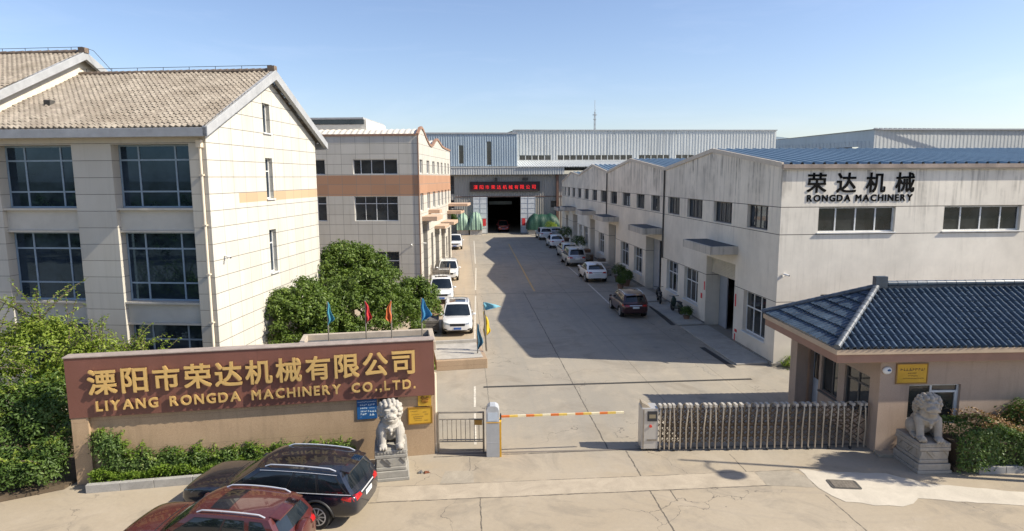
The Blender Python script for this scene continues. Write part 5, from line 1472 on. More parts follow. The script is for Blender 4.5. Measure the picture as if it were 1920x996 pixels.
        for x in wx:
            q = MB(); pts = []
            for k in range(15):
                a_ = math.pi*(k/14); hx, hz = x+math.cos(a_)*(Rw+.085), Rw+math.sin(a_)*(Rw+.085)
                h = bv.ray_cast(Vector((hx, s*5, max(hz, .30))), Vector((0, -s, 0)))
                if h[0] is not None: pts.append(Vector((hx, h[0].y, max(hz, .30))))
            if len(pts) > 3: q.tube(pts, .035, 6); q.build('wheel_arch', p.get('arch_mat', M_trim), t, smooth=60)
            q = MB(); q.tube([(x, s*(w_-.26), Rw), (x, s*(w_-.245), Rw)], Rw+.05, 20); q.build('wheel_well', M_under, t)
        mx = lerp(xb1, xr1, .10)-.05
        q = MB(); q.ball((mx, s*(wbl+.13), zb1+.10), (.075, .12, .075), 12); q.bar((mx-.0, s*(wbl-.05), zb1+.03), (mx, s*(wbl+.1), zb1+.07), .06, .04)
        q.build('wing_mirror', paintm, t, smooth=60)
    decal('grille', p.get('grille', [(-w_*.46, zf-.10), (w_*.46, zf-.10), (w_*.50, zf+.05), (-w_*.50, zf+.05)]), '+x', M_trim)
    decal('bumper_intake', [(-w_*.55, .30), (w_*.55, .30), (w_*.60, .40), (-w_*.60, .40)], '+x', M_trim)
    decal('number_plate', [(-.22, .44), (.22, .44), (.22, .56), (-.22, .56)], '+x', p.get('plate', M_plate_b), .02)
    decal('number_plate', [(-.22, zrr-.16), (.22, zrr-.16), (.22, zrr-.03), (-.22, zrr-.03)], '-x', M_plate_w, .015)
    decal('bumper_trim', [(-w_*.8, .27), (w_*.8, .27), (w_*.85, .42), (-w_*.85, .42)], '-x', M_trim)
    decal('tail_strip', [(-w_*.45, zrr+.03), (w_*.45, zrr+.03), (w_*.45, zrr+.06), (-w_*.45, zrr+.06)], '-x', p.get('strip_mat', M_chrome))
    decal('bonnet_seam', [(xb1+.17, -w_*.70), (xb1+.20, -w_*.70), (xb1+.20, w_*.70), (xb1+.17, w_*.70)], '+z', M_trim, .002, 1, 10)
    for x in wx:
        for s in (-1, 1):
            wh = thing('wheel', '', '', (x, s*(w_-.115), Rw), 0); del wh['label']; del wh['category']; wh.parent = t
            rotm = Matrix.Rotation(R(-90*s), 4, 'X')
            q = MB(); q.lathe([(Rw*.66, -.10), (Rw*.93, -.105), (Rw*.99, -.07), (Rw, 0), (Rw*.99, .07), (Rw*.93, .105), (Rw*.66, .10)], 28, rotm); q.build('tyre', M_tyre, wh, smooth=50)
            q = MB(); q.lathe([(Rw*.70, .02), (Rw*.71, .100), (Rw*.62, .108), (Rw*.58, .06)], 28, rotm)
            for k in range(10):
                for dv in (0,):
                    a_ = 2*math.pi*k/10; p0 = rotm @ Vector((math.cos(a_+dv*1.6)*Rw*.15, math.sin(a_+dv*1.6)*Rw*.15, .09)); p1 = rotm @ Vector((math.cos(a_+dv)*Rw*.62, math.sin(a_+dv)*Rw*.62, .085)); q.bar(p0, p1, .035, .035)
            q.lathe([(0.0, .10), (Rw*.16, .10), (Rw*.2, .07)], 14, rotm); q.build('rim', M_rim, wh)
            q = MB(); q.lathe([(0, .035), (Rw*.64, .035)], 20, rotm); q.build('brake_disc', M_disc, wh)
    return t

def suv_par(L=4.75, W=1.88, H=1.70, R_=.36, wb=2.78, **k):
    h = L/2; s = W/2
    st = [(-h, .42, .80, s*.80, .01), (-h+.05, .36, .96, s*.86, .01), (-h+.22, .30, 1.02, s*.95, .02), (-h*.72, .26, 1.05, s*.995, .02), (-h*.4, .24, 1.03, s*1.0, .02), (0, .23, 1.01, s*1.0, .02),
          (h*.36, .24, 1.00, s*1.0, .03), (h*.56, .25, .995, s*.99, .05), (h*.76, .28, .975, s*.98, .055), (h-.24, .30, .93, s*.94, .05), (h-.08, .32, .86, s*.87, .03), (h, .38, .74, s*.80, .02)]
    d = dict(L=L, W=W, H=H, R=R_, wb=wb, st=st, cab=dict(xb0=-h+.14, xb1=h*.46, xr0=-h+.52, xr1=h*.10, zb0=1.00, zb1=.97, wb=s*.94, wr=s*.77), zf=.74, zr=.86,
             seams=(-h*.62, -h*.04, h*.42), handles=(-h*.42, h*.10), rails=True, spoiler=True)
    d.update(k); return d
P_white = paint('white_car_paint', (.74, .74, .73), .0, .3, .9); P_navy = paint('navy_car_paint', (.006, .009, .018), .2, .22); P_maroon = paint('maroon_car_paint', (.085, .016, .014), .2, .26)
P_silver = paint('silver_car_paint', (.48, .49, .49), .5, .32, .8); P_dred = paint('dark_red_car_paint', (.045, .010, .011), .25, .3)
P_black = paint('black_gloss_paint', (.012, .011, .012), .1, .2)

car('parked_car', 'dark navy SUV with silver roof rails parked before the sign, nearest the left lion', 'car', (-4.76, 16.06, 0), R(167.5),
    suv_par(5.25, 2.02, 1.66, .375, 3.0, sunroof=(.30, .80), chrome=True, spoiler_mat=P_black), P_navy, 'cars parked in front of the sign', .89)
pm = suv_par(4.6, 1.86, 1.62, .35, 2.7, sunroof=(.55, .78), wins=[(.53, .94, .53, .88), (.29, .50, .30, .50), (.04, .24, .10, .22)])
mr = car('parked_car', 'maroon SUV with roof rails and rear spare wheel cover, cut by the bottom edge', 'car', (-5.6, 13.95, 0), R(167.5), pm, P_maroon, 'cars parked in front of the sign', .89)
b = MB(); b.lathe([(0, .0), (.30, .0), (.345, -.03), (.36, -.10), (.34, -.20), (.0, -.20)], 28, Matrix.Translation((-2.42, 0, .84)) @ Matrix.Rotation(R(-90), 4, 'Y')); b.build('spare_wheel_cover', P_maroon, mr, smooth=40)
YC = 'white cars parked along the annex'; YR = 'cars parked along the factory'
yp = suv_par(4.55, 1.84, 1.66, .345, 2.68, rails=False)
car('parked_car', 'white crossover with dark panoramic roof, nearest in the left parking row', 'car', (-.36, 35.75, 0), R(-90), suv_par(4.55, 1.84, 1.66, .345, 2.68, sunroof=(.42, .86)), P_white, YC, .92)
car('parked_car', 'white SUV half hidden by the round trees, second in the left parking row', 'car', (-1.55, 44.6, 0), R(-88), suv_par(4.5, 1.84, 1.72, .36, 2.65, rails=False, sunroof=(.6, .84)), P_white, YC, .92)
car('parked_car', 'white crossover parked behind the small cage truck in the left row', 'car', (-1.25, 54.2, 0), R(-90), yp, P_white, YC, .95)
pk = suv_par(4.9, 1.8, 1.72, .35, 2.9, rails=False, spoiler=False, wins=[(.55, .93, .55, .88), (.08, .48, .12, .50)], bed=(-2.35, -.62, .95, 1.12, .84))
pk['cab'] = dict(xb0=-.60, xb1=1.25, xr0=-.45, xr1=.55, zb0=1.0, zb1=.97, wb=.86, wr=.68)
car('pickup_truck', 'white pickup standing alone at the far end of the left row', 'pickup', (-.95, 77.6, 0), R(-90), pk, P_white, None, 1.0)
car('parked_car', 'dark red SUV parked nearest on the factory side, tail to the gate', 'car', (10.3, 39.0, 0), R(90), suv_par(4.5, 1.84, 1.66, .35, 2.66), P_dred, YR, .90)
ep = suv_par(4.6, 1.86, 1.58, .36, 2.75, rails=False, strip_mat=M_trim)
ep['cab'] = dict(xb0=-1.95, xb1=1.15, xr0=-1.15, xr1=.25, zb0=1.00, zb1=.97, wb=.87, wr=.66, arch=.08)
car('parked_car', 'white sloping tailed crossover on the factory side beside the potted bushes', 'car', (10.75, 52.3, 0), R(90), ep, P_white, YR, .95)
car('parked_car', 'beige silver estate with red tail lamps, between the two white cars on the factory side', 'car', (10.75, 61.8, 0), R(91), suv_par(4.8, 1.85, 1.78, .36, 2.8), P_silver, YR)
car('parked_car', 'silver car ahead of the beige estate, close to the factory wall', 'car', (11.1, 67.5, 0), R(90), suv_par(4.5, 1.8, 1.62, .34, 2.65, rails=False), P_silver, YR)
car('parked_car', 'white hatchback with dark glass, fifth car from the gate on the factory side', 'car', (11.25, 77.4, 0), R(90), ep, P_white, YR)
car('parked_car', 'white SUV farthest along the factory side, near the dark green tarpaulin', 'car', (11.2, 87.8, 0), R(92), yp, P_white, YR)
car('parked_car', 'grey saloon tucked between the farthest white SUV and the factory', 'car', (13.0, 90.3, 0), R(90), suv_par(4.5, 1.8, 1.5, .34, 2.65, rails=False, spoiler=False), P_silver, YR)
rp = suv_par(4.9, 1.85, 1.75, .36, 2.9, rails=False, spoiler=False, wins=[(.55, .93, .55, .88)], bed=(-2.35, -.62, .95, 1.15, .86)); rp['cab'] = pk['cab']
car('pickup_truck', 'red pickup standing inside the dark hall doorway', 'pickup', (6.35, 101.5, 0), R(-90), rp, paint('red_pickup_paint', (.42, .04, .03), .0, .35), None)
# small three wheeled cage truck between the white cars
t = thing('cage_truck', 'small grey flatbed with a wire cage between two white cars', 'truck', (-1.75, 49.1, 0), R(-90))
b = MB(); b.box(-1.4, 1.2, -.72, .72, .62, .74); b.box(-1.4, -1.34, -.72, .72, .74, 1.25); b.box(-1.4, 1.2, -.72, -.68, .74, 1.0); b.box(-1.4, 1.2, .68, .72, .74, 1.0); b.build('bed', M_steel_d, t, bev=.01)
b = MB()
for k in range(12):
    for z0, z1 in ((1.0, 1.75),): b.tube([(1.15, -.7+k*.127, .74), (1.15, -.7+k*.127, 1.75)], .012, 5)
for z in (1.0, 1.25, 1.5, 1.75): b.tube([(1.15, -.7, z), (1.15, .7, z)], .014, 5)
for y in (-.7, .7):
    for z in (1.25, 1.75): b.tube([(1.15, y, z), (-1.35, y, z)], .016, 5)
    for k in range(5): b.tube([(1.15-k*.6, y, .74), (1.15-k*.6, y, 1.75)], .014, 5)
b.build('cage', M_steel, t)
for x in (-.95, .85):
    for y in (-.66, .66):
        q = MB(); q.tube([(x, y-.07, .29), (x, y+.07, .29)], .29, 18); q.build('wheel', M_tyre, t, smooth=50)

# ------------------------------------------------------------------ vegetation
def leaf_mesh(name, pts, nrm, size, mat, parent, seed, aspect=.5, fold=.25):
    """one small folded diamond leaf per point"""
    rng = np.random.default_rng(seed); n = len(pts)
    nrm = nrm+rng.normal(0, .55, (n, 3)); nrm /= np.linalg.norm(nrm, axis=1, keepdims=True)+1e-9
    a = rng.normal(0, 1, (n, 3)); a -= nrm*(a*nrm).sum(1, keepdims=True); a /= np.linalg.norm(a, axis=1, keepdims=True)+1e-9
    c = np.cross(nrm, a); s = size*rng.uniform(.5, 1.0, (n, 1))**.5*rng.choice([.8, 1.0, 1.35], (n, 1), p=[.3, .5, .2])*1.12
    v = np.stack([pts-a*s*.5, pts+c*s*aspect*.5+nrm*s*fold*.3, pts+a*s*.5, pts-c*s*aspect*.5+nrm*s*fold*.3], 1).reshape(-1, 3)
    f = np.arange(n*4).reshape(n, 4); tri = np.stack([f[:, [0, 1, 2]], f[:, [0, 2, 3]]], 1).reshape(-1, 3)
    me = bpy.data.meshes.new(name); me.vertices.add(len(v)); me.vertices.foreach_set('co', v.astype(np.float32).ravel())
    me.loops.add(tri.size); me.loops.foreach_set('vertex_index', tri.astype(np.int32).ravel())
    me.polygons.add(len(tri)); me.polygons.foreach_set('loop_start', np.arange(0, tri.size, 3, dtype=np.int32)); me.update(calc_edges=True)
    me.materials.append(mat); o = bpy.data.objects.new(name, me); C.objects.link(o); o.parent = parent
    return o
def crown_points(lobes, n, seed, clump=.20, per=14, shell=.55, bumpy=False):
    rng = np.random.default_rng(seed); rng0 = np.random.default_rng(seed+500); big = np.array(lobes, float); sub = []
    for l in big:
        for k in range(15 if bumpy else 0):
            d = rng0.normal(0, 1, 3); d /= np.linalg.norm(d); d[2] = abs(d[2])*1.0-.25; q = rng0.uniform(.30, .48)
            sub.append((l[0]+d[0]*l[3]*.78, l[1]+d[1]*l[3]*.78, l[2]+d[2]*l[4]*.78, l[3]*q, l[4]*q))
    lobes = np.array(sub if bumpy else big, float); w_ = (lobes[:, 3]*lobes[:, 4]); w_ /= w_.sum()
    nc = n//per; li = rng.choice(len(lobes), nc, p=w_)
    d = rng.normal(0, 1, (nc, 3)); d /= np.linalg.norm(d, axis=1, keepdims=True)
    d[:, 2] = np.where(d[:, 2] < -.55, -d[:, 2], d[:, 2])
    r = rng.uniform(shell, 1.0, (nc, 1))**.6
    r *= 1+.10*np.sin(d[:, :1]*7+seed)*np.cos(d[:, 1:2]*6+d[:, 2:]*5)
    rad = lobes[li][:, [3, 3, 4]]
    cc = lobes[li, :3]+d*r*rad
    out = d/np.array(rad); out /= np.linalg.norm(out, axis=1, keepdims=True)
    off = rng.normal(0, 1, (nc, per, 3)); off *= (rng.uniform(0, 1, (nc, per, 1))**.5)/np.linalg.norm(off, axis=2, keepdims=True)
    P = (cc[:, None]+off*clump*rng.uniform(.7, 1.3, (nc, 1, 1))).reshape(-1, 3)
    N = np.repeat(out, per, 0)*.8+off.reshape(-1, 3)*.7+np.array([0, 0, .45])
    return P, N
def sprays(base, n, length, seed, spread=.6, per=26, up_=1.0, leafoff=.07):
    """arching shoots with leaves along both sides"""
    rng = np.random.default_rng(seed); base = np.array(base, float); pts = []; nr = []; stems = []
    for i in range(n):
        b0 = base[rng.integers(len(base))]+rng.normal(0, .12, 3)*np.array([1, 1, .3])
        d = np.array([rng.normal(0, spread), rng.normal(0, spread), up_]); d /= np.linalg.norm(d); L = length*rng.uniform(.5, 1.15); p = b0.copy(); st = [p.copy()]
        for k in range(per):
            d = d+np.array([d[0]*.02, d[1]*.02, -.018]); d /= np.linalg.norm(d); p = p+d*L/per; st.append(p.copy())
            if k > 3:
                for s in (-1, 1):
                    sd = np.cross(d, [0, 0, 1.]); sd /= np.linalg.norm(sd)+1e-6
                    pts.append(p+sd*s*leafoff*rng.uniform(.5, 1.2)*(1.25-k/per)+rng.normal(0, .025, 3)); nr.append(np.array([0, 0, 1.])+sd*s*.3)
        stems.append(st)
    return np.array(pts), np.array(nr), stems
M_bark = plain('bark', (.10, .075, .055), .9, 0, .3, 8, bump=.5)
G_camphor = leaf_mat('camphor_leaf', [(.0, (.035, .065, .010)), (.4, (.08, .13, .020)), (.75, (.135, .195, .032)), (1, (.20, .25, .05))], .28)
G_light = leaf_mat('light_leaf', [(.0, (.09, .14, .018)), (.4, (.18, .25, .034)), (.8, (.27, .33, .055)), (1, (.38, .40, .10))], .4)
G_dark = leaf_mat('dark_leaf', [(.0, (.030, .060, .010)), (.5, (.07, .125, .024)), (1, (.14, .20, .045))], .3)
G_grass = leaf_mat('bright_ground_leaf', [(.0, (.08, .14, .014)), (.5, (.15, .24, .028)), (1, (.25, .33, .05))], .4)
G_red = leaf_mat('young_red_leaf', [(.0, (.16, .055, .03)), (.5, (.24, .13, .055)), (1, (.30, .24, .08))], .25)
G_hedge = leaf_mat('hedge_leaf', [(.0, (.032, .066, .016)), (.45, (.08, .14, .03)), (.8, (.16, .22, .06)), (1, (.28, .30, .12))], .3)

def trunk(parent, base, top, r, lobes, seed, nb=7):
    rnd = random.Random(seed); base = Vector(base); top = Vector(top); b = MB()
    mid = base.lerp(top, .5)+Vector((rnd.uniform(-.15, .15), rnd.uniform(-.15, .15), 0))
    b.tube([base, base.lerp(mid, .5), mid, top], [r*1.25, r, r*.8, r*.5], 10)
    for k in range(nb):
        l = lobes[k % len(lobes)]; e = Vector(l[:3])+Vector((rnd.uniform(-.4, .4)*l[3], rnd.uniform(-.4, .4)*l[3], rnd.uniform(-.1, .5)*l[4])); s = mid.lerp(top, rnd.random())
        b.tube([s, s.lerp(e, .5)+Vector((0, 0, .12)), e], [r*.4, r*.25, r*.08], 6)
    b.build('trunk', M_bark, parent, smooth=60)
def tree(name, label, base, lobes, n, size, mat, seed, group=None, r=.14, clump=.22, per=14, shell=.55, cat='tree', aspect=.5, bumpy=None):
    base = Vector(base); t = thing(name, label, cat, base, 0, group)
    ll = [(l[0], l[1], l[2], l[3], l[4]) for l in lobes]
    trunk(t, (0, 0, 0), (lobes[0][0]*.5, lobes[0][1]*.5, lobes[0][2]), r, ll, seed)
    P_, N_ = crown_points(ll, n, seed, clump, per, shell, cat == 'tree'); leaf_mesh('crown', P_, N_, size, mat, t, seed, aspect)
    return t
GT = 'round trees behind the sign'
tree('camphor_tree', 'tallest dense green tree, behind the flags and against the annex', (-6.2, 35.3, 0), [(0, 0, 3.5, 2.1, 1.6), (-1.2, -.2, 3.1, 1.5, 1.4), (1.3, -.1, 3.2, 1.5, 1.3), (.2, .3, 2.0, 2.2, 1.5), (-.3, -.4, 4.3, 1.1, .85)], 28000, .155, G_camphor, 11, GT, .2, .20)
tree('camphor_tree', 'round green tree against the office gable wall, left of the others', (-7.3, 28.8, 0), [(0, 0, 2.8, 1.5, 1.3), (-.4, -.3, 2.2, 1.2, 1.1), (.9, -.2, 2.4, 1.2, 1.1), (.2, -.5, 1.4, 1.5, 1.1), (.2, .2, 3.4, .9, .7), (1.4, 0, 1.5, 1.2, 1.1)], 28000, .135, G_camphor, 12, GT, .16, .17)
tree('camphor_tree', 'broad dark green tree in the middle of the clump, behind the red flag', (-4.7, 30.6, 0), [(0, 0, 2.7, 1.7, 1.4), (1.2, .0, 2.3, 1.3, 1.2), (-1.0, .0, 2.7, 1.3, 1.2), (.2, -.3, 1.4, 2.0, 1.2), (.2, .1, 3.5, 1.1, .8), (1.5, .2, 1.3, 1.2, 1.0)], 30000, .135, G_camphor, 13, GT, .16, .17)
tree('camphor_tree', 'lowest round tree at the right end of the clump, beside the white car', (-2.6, 33.2, 0), [(0, 0, 2.2, 1.25, 1.1), (-.9, -.1, 1.9, 1.2, 1.2), (.5, -.2, 1.5, .95, 1.0), (0, 0, 2.9, .65, .5)], 17000, .135, G_camphor, 14, GT, .14, .16)
for k, (x, y, rr, lab) in enumerate(((-3.2, 27.4, .62, 'low bright green bush behind the roof, between the red and orange flags'), (-1.95, 27.2, .62, 'low bright green bush behind the roof, left of the bright blue flag'), (-5.6, 27.2, .75, 'low green bush under the round trees near the teal flag'))):
    tree('bush', lab, (x, y, 0), [(0, 0, .55, rr, .55), (.35, .1, .5, rr*.7, .5)], 3600, .12, G_light, 20+k, 'low bushes under the round trees', .05, .14, 12, .4, 'bush')
# loose bright shrubs left of the sign
def wild(name, label, base, lobes, n, size, mat, seed, sp, group, spl=1.3, spm=None):
    t = tree(name, label, base, lobes, n, size, mat, seed, group, .09, .22, 12, .45, 'shrub', .42)
    P_, N_, st = sprays([(l[0], l[1], l[2]+l[4]*.5) for l in lobes], sp, spl, seed+1, .55, 24, 1.0, .09)
    leaf_mesh('shoot_leaves', P_, N_, size*.95, spm or mat, t, seed+2, .4)
    b = MB()
    for s_ in st: b.tube([Vector(q) for q in s_[::4]], [.012]*(len(s_[::4])-1)+[.004], 4)
    b.build('stem', M_bark, t)
    return t
GW = 'wild shrubs left of the sign'
wild('shrub', 'tall feathery yellow green shrub at the left edge in front of the office windows', (-13.3, 20.9, 0), [(0, 0, 3.0, 1.2, 1.0), (-1.5, -.3, 2.9, 1.2, 1.0), (.9, -.3, 2.5, .9, .8), (-.3, .2, 3.6, .8, .6), (-2.7, -.2, 2.7, 1.1, 1.0), (.4, -.6, 1.9, 1.0, .8)], 17000, .12, G_light, 31, 80, GW, 1.9)
wild('shrub', 'feathery light green shrub rising just behind the left end of the sign', (-11.9, 21.2, 0), [(0, 0, 2.5, 1.0, .9), (.9, .1, 2.3, .8, .7), (.2, 0, 1.5, 1.1, 1.1), (1.5, .2, 2.1, .6, .6)], 9500, .11, G_light, 32, 60, GW, 1.3)
wild('shrub', 'dark green leafy shrub filling the left edge below the bright one', (-13.0, 19.0, 0), [(0, 0, 1.7, 1.15, 1.0), (-1.4, .1, 1.8, 1.2, 1.1), (.9, -.3, 1.5, .85, .9), (-.4, -.4, .9, 1.4, .8), (1.0, .2, 2.2, .8, .6), (-2.6, -.2, 1.4, 1.2, 1.1)], 19000, .125, G_dark, 33, 20, GW, .8, G_light)
wild('shrub', 'low green shrub at the foot of the sign post, left side', (-11.75, 17.75, 0), [(0, 0, .55, .62, .5), (-.75, -.1, .5, .6, .45), (.25, .2, 1.0, .45, .4)], 6500, .10, G_dark, 34, 22, GW, .55, G_light)
wild('shrub', 'small low green shrub at the far left edge near the road', (-13.6, 17.4, 0), [(0, 0, .4, .55, .4), (-.7, .1, .45, .55, .42)], 4200, .10, G_dark, 35, 10, GW, .4, G_light)
# planting bed under the sign
rnd = random.Random(8)
GB = 'shrubs in the bed under the sign'
blab = ['tallest leafy shrub in the bed right beside the sign post', 'second bushy shrub along the bed from the sign post', 'third shrub along the sign bed from the post', 'fourth shrub along the sign bed from the post', 'fifth shrub along the sign bed, above the navy car bonnet', 'sixth shrub along the sign bed from the post', 'seventh shrub along the sign bed, behind the navy car roof', 'eighth shrub along the sign bed, behind the navy car roof', 'last small shrub in the sign bed, next to the left lion']
for k, (x, h) in enumerate(((.95, 1.35), (1.75, .85), (2.5, .75), (3.2, .68), (3.95, .62), (4.7, .68), (5.5, .6), (6.3, .55), (7.0, .52))):
    q = at_sign(x, .0, .15)
    wild('shrub', blab[k], q, [(0, 0, h*.5, .25, h*.45), (.25, -.03, h*.4, .2, h*.34), (-.2, -.03, h*.72 if k == 0 else h*.42, .2, h*.28)], 1800 if k else 3200, .085, G_hedge if k < 2 else G_dark, 40+k, 12, GB, .38, G_grass)
rng = np.random.default_rng(5); n = 9000
u = rng.uniform(.5, 7.35, n); v = rng.uniform(-.42, -.08, n); hz = rng.uniform(0, 1, n)**.6*(.30+.08*np.sin(u*3.1)+.06*np.sin(u*9))
P_ = np.stack([u, v, .17+np.maximum(hz, .0)], 1); ca, sa = math.cos(SR), math.sin(SR)
P_ = np.stack([SIGN.x+P_[:, 0]*ca-P_[:, 1]*sa, SIGN.y+P_[:, 0]*sa+P_[:, 1]*ca, P_[:, 2]], 1)
o = leaf_mesh('ground_cover', P_, np.tile([0, -.2, 1.], (n, 1)), .085, G_grass, None, 6, .35); o['kind'] = 'stuff'; o['label'] = 'short bright green ground cover along the kerb under the sign'
# hedge and bush at the right
t = thing('hedge', 'clipped hedge with reddish young tips beside the right lion', 'hedge', (14.0, 16.9, 0))
def hedge_pts(n, seed, top=False):
    rng = np.random.default_rng(seed); x = rng.uniform(-.05, 6.5, n); d = rng.uniform(0, 1, n)
    h = 1.32+.08*np.sin(x*2.3)+.06*np.sin(x*5.1+1)-.25*np.exp(-((x+.1)/.35)**2); wd = .72
    face = rng.uniform(0, 1, n); y = np.where(face < .5, -wd+rng.uniform(-.03, .18, n)-.08*np.sin(x*3.3), rng.uniform(-wd, wd, n)); z = np.where(face < .5, rng.uniform(.05, 1, n)**.8*h, h-np.abs(rng.normal(0, .07, n))-.12*(np.abs(y)/wd)**3)
    if top: y = rng.uniform(-wd, wd, n); z = h+rng.uniform(-.04, .13, n)**1
    N = np.stack([rng.normal(0, .3, n), np.where(face < .5, -1., 0), np.where(face < .5, .4, 1.)], 1)
    return np.stack([x, y, np.maximum(z, .06)], 1), N
P_, N_ = hedge_pts(21000, 1); keep = np.sin(P_[:, 0]*9)*np.sin(P_[:, 2]*8+P_[:, 0])*np.cos(P_[:, 1]*7) > -.42
leaf_mesh('foliage', P_[keep], N_[keep], .085, G_hedge, t, 2)
P_, N_ = hedge_pts(2600, 3, True); P_ = P_[P_[:, 0] > .6]; N_ = N_[:len(P_)]; leaf_mesh('young_leaves', P_, np.tile([0, -.2, 1.], (len(P_), 1)), .08, G_red, t, 4)
b = MB()
for k in range(26): x = .2+k*.24; b.tube([(x, 0, 0), (x+.08, -.1, .5), (x-.05, -.25, .9)], [.02, .015, .008], 5)
b.box(0.15, 6.3, -.36, .45, .12, .78); b.build('stem', M_bark, t)
tree('bush', 'dark green bush against the guard house wall at the right edge', (17.0, 17.2, 0), [(0, 0, 1.0, .85, .75), (.9, -.05, 1.15, .8, .7), (1.8, 0, 1.1, .9, .8)], 8500, .10, G_dark, 52, None, .06, .18, 12, .45, 'bush')
# weeds by the factory corner
wild('bush', 'small clump of weeds at the foot of the factory corner', (14.6, 26.6, 0), [(0, 0, .2, .4, .2), (.7, 0, .15, .35, .15)], 900, .10, G_light, 55, 8, None, .3)

# street lamp and street tree just outside the frame: their shadows fall across the entrance
t = thing('street_lamp', 'grey street lamp on the pavement right of the entrance', 'street lamp', (17.4, 15.3, 0))
b = MB(); b.lathe([(.16, 0), (.16, .3), (.09, .34), (.05, 9.3), (0, 9.3)], 12); b.build('pole', M_steel_d, t, smooth=40)
b = MB(); b.tube([(0, 0, 8.6), (0, -.35, 8.75), (0, -.7, 8.62), (0, -.8, 8.45)], .035, 8); b.build('arm', M_steel_d, t)
b = MB(); b.lathe([(.06, .22), (.30, .12), (.33, .0), (.25, -.12), (0, -.16)], 18, Matrix.Translation((0, -.82, 8.3))); b.build('lamp_shade', M_white, t, smooth=50)
tree('street_tree', 'small round street tree at the right edge of the entrance', (19.3, 15.1, 0), [(0, 0, 6.3, 1.0, .9), (.7, .2, 5.8, .9, .8), (-.5, .1, 5.7, .8, .7)], 6000, .16, G_dark, 56, None, .12, .25)
# wood across the road, behind the photographer: seen in the office windows
rng = np.random.default_rng(77); lobes = [(x, -13+rng.uniform(-3, 3), 3.0+rng.uniform(-1, 1.3), rng.uniform(2, 3.2), rng.uniform(2.4, 4.2)) for x in np.arange(-95, -4, 2.4)]
P_, N_ = crown_points(lobes, 26000, 78, .5, 10, .6)
o = leaf_mesh('wood', P_, N_, .55, G_dark, None, 79); o['kind'] = 'stuff'; o['label'] = 'belt of dark trees across the road'

# ------------------------------------------------------------------ yard clutter
def tarp(label, x0, x1, y, h, zb, col, seed, hump=1):
    t = thing('tarpaulin_load', label, 'covered load', ((x0+x1)/2, y, 0), 0, 'covered loads by the hall door')
    w_ = (x1-x0)/2; b = MB(); nu, nv = 40, 14; rnd = random.Random(seed); ph = [rnd.uniform(0, 6) for _ in range(4)]; P = {}
    for i in range(nu+1):
        a = -1+2*i/nu
        for k in range(nv+1):
            v = k/nv; ang = math.pi*(v*1.0)
            hh = (h-zb)*(1-abs(a)**(3 if hump == 1 else 6)*.55)*(1 if hump == 1 else 1)-(.25*(1-abs(2*a)) if hump == 2 and abs(a) < .5 else 0)*.6
            fold = .03*math.sin(a*9+ph[0]+math.sin(v*5)*2)+.02*math.sin(a*17+ph[1]+v*7)
            yy = -math.cos(ang)*(1.3+fold); zz = zb+math.sin(ang)**.55*hh*(1+.03*math.sin(a*13+ph[2])) if 0 < k < nv else zb-.05+fold*.5
            P[i, k] = (a*w_, yy, zz)
    for i in range(nu):
        for k in range(nv): b.quad(P[i, k], P[i+1, k], P[i+1, k+1], P[i, k+1])
    for e in (0, nu): b.poly([P[e, k] for k in range(nv+1)])
    g = NG('tarp'); n_ = g.noise(g.scale(g.pos(), (3, 1, .5)), 2, 5, .7); g.bump(n_, .5, .1)
    b.build('cover', g.set(g.mix(g.maprange(n_, .35, .7), tuple(c*.85 for c in col), tuple(c*1.15 for c in col)), .55, 0, .4), t, smooth=60, merge=True)
    b = MB(); b.box(-w_*.92, w_*.92, -1.1, 1.1, 0.0, zb+.1); b.build('pallet', plain('pale_crate', (.46, .43, .38), .8, 0, .2, 3), t)
    return t
tarp('pale green tarpaulin hump left of the hall door', 1.0, 2.95, 95.6, 3.35, .85, (.22, .33, .25), 2)
tarp('pale green tarpaulin bulge behind a small tree, farther left of the hall door', -.9, .95, 95.9, 3.2, .8, (.22, .33, .25), 5)
tarp('dark green tarpaulin stretched over a long load right of the hall door', 9.6, 14.4, 95.3, 3.05, .75, (.010, .050, .034), 3, 2)
tree('small_tree', 'small dark tree before the green tarpaulin at the annex end', (-1.9, 92.5, 0), [(0, 0, 2.2, .95, 1.1), (.3, -.2, 3.0, .6, .6), (-.7, 0, 1.6, .8, .8)], 3600, .24, G_dark, 61, None, .08, .3)
def crate(label, loc, s, col, rz, name='crate', group='junk stacked along the annex wall'):
    t = thing(name, label, name.replace('_', ' '), loc, rz, group); m = plain('junk_'+name, col, .85, 0, .25, 4)
    b = MB()
    for k in range(4):
        z = .12+k*(s[2]-.12)/4; b.box(-s[0]/2, s[0]/2, -s[1]/2, -s[1]/2+.03, z, z+(s[2]-.12)/4-.03); b.box(-s[0]/2, s[0]/2, s[1]/2-.03, s[1]/2, z, z+(s[2]-.12)/4-.03); b.box(-s[0]/2, -s[0]/2+.03, -s[1]/2+.031, s[1]/2-.031, z, z+(s[2]-.12)/4-.03); b.box(s[0]/2-.03, s[0]/2, -s[1]/2+.031, s[1]/2-.031, z, z+(s[2]-.12)/4-.03)
    b.build('slat', m, t)
    b = MB()
    for x in (-1, 0, 1): b.box(x*(s[0]/2-.06)-.05, x*(s[0]/2-.06)+.05, -s[1]/2, s[1]/2, 0, .11)
    b.box(-s[0]/2+.04, s[0]/2-.04, -s[1]/2+.04, s[1]/2-.04, .112, s[2]-.08); b.build('base', m, t)
    return t
crate('orange brown crate by the annex wall left of the white pickup', (-2.35, 73.5, 0), (.9, 1.1, .9), (.33, .10, .05), .2)
crate('rusty low bin by the annex wall beyond the third white car', (-2.5, 62.5, 0), (1.3, 1.6, .6), (.30, .16, .08), -.1, 'bin')
crate('tan wooden crate by the annex wall beside the third white car', (-2.75, 57.8, 0), (.9, 1.2, .8), (.40, .29, .18), .1)
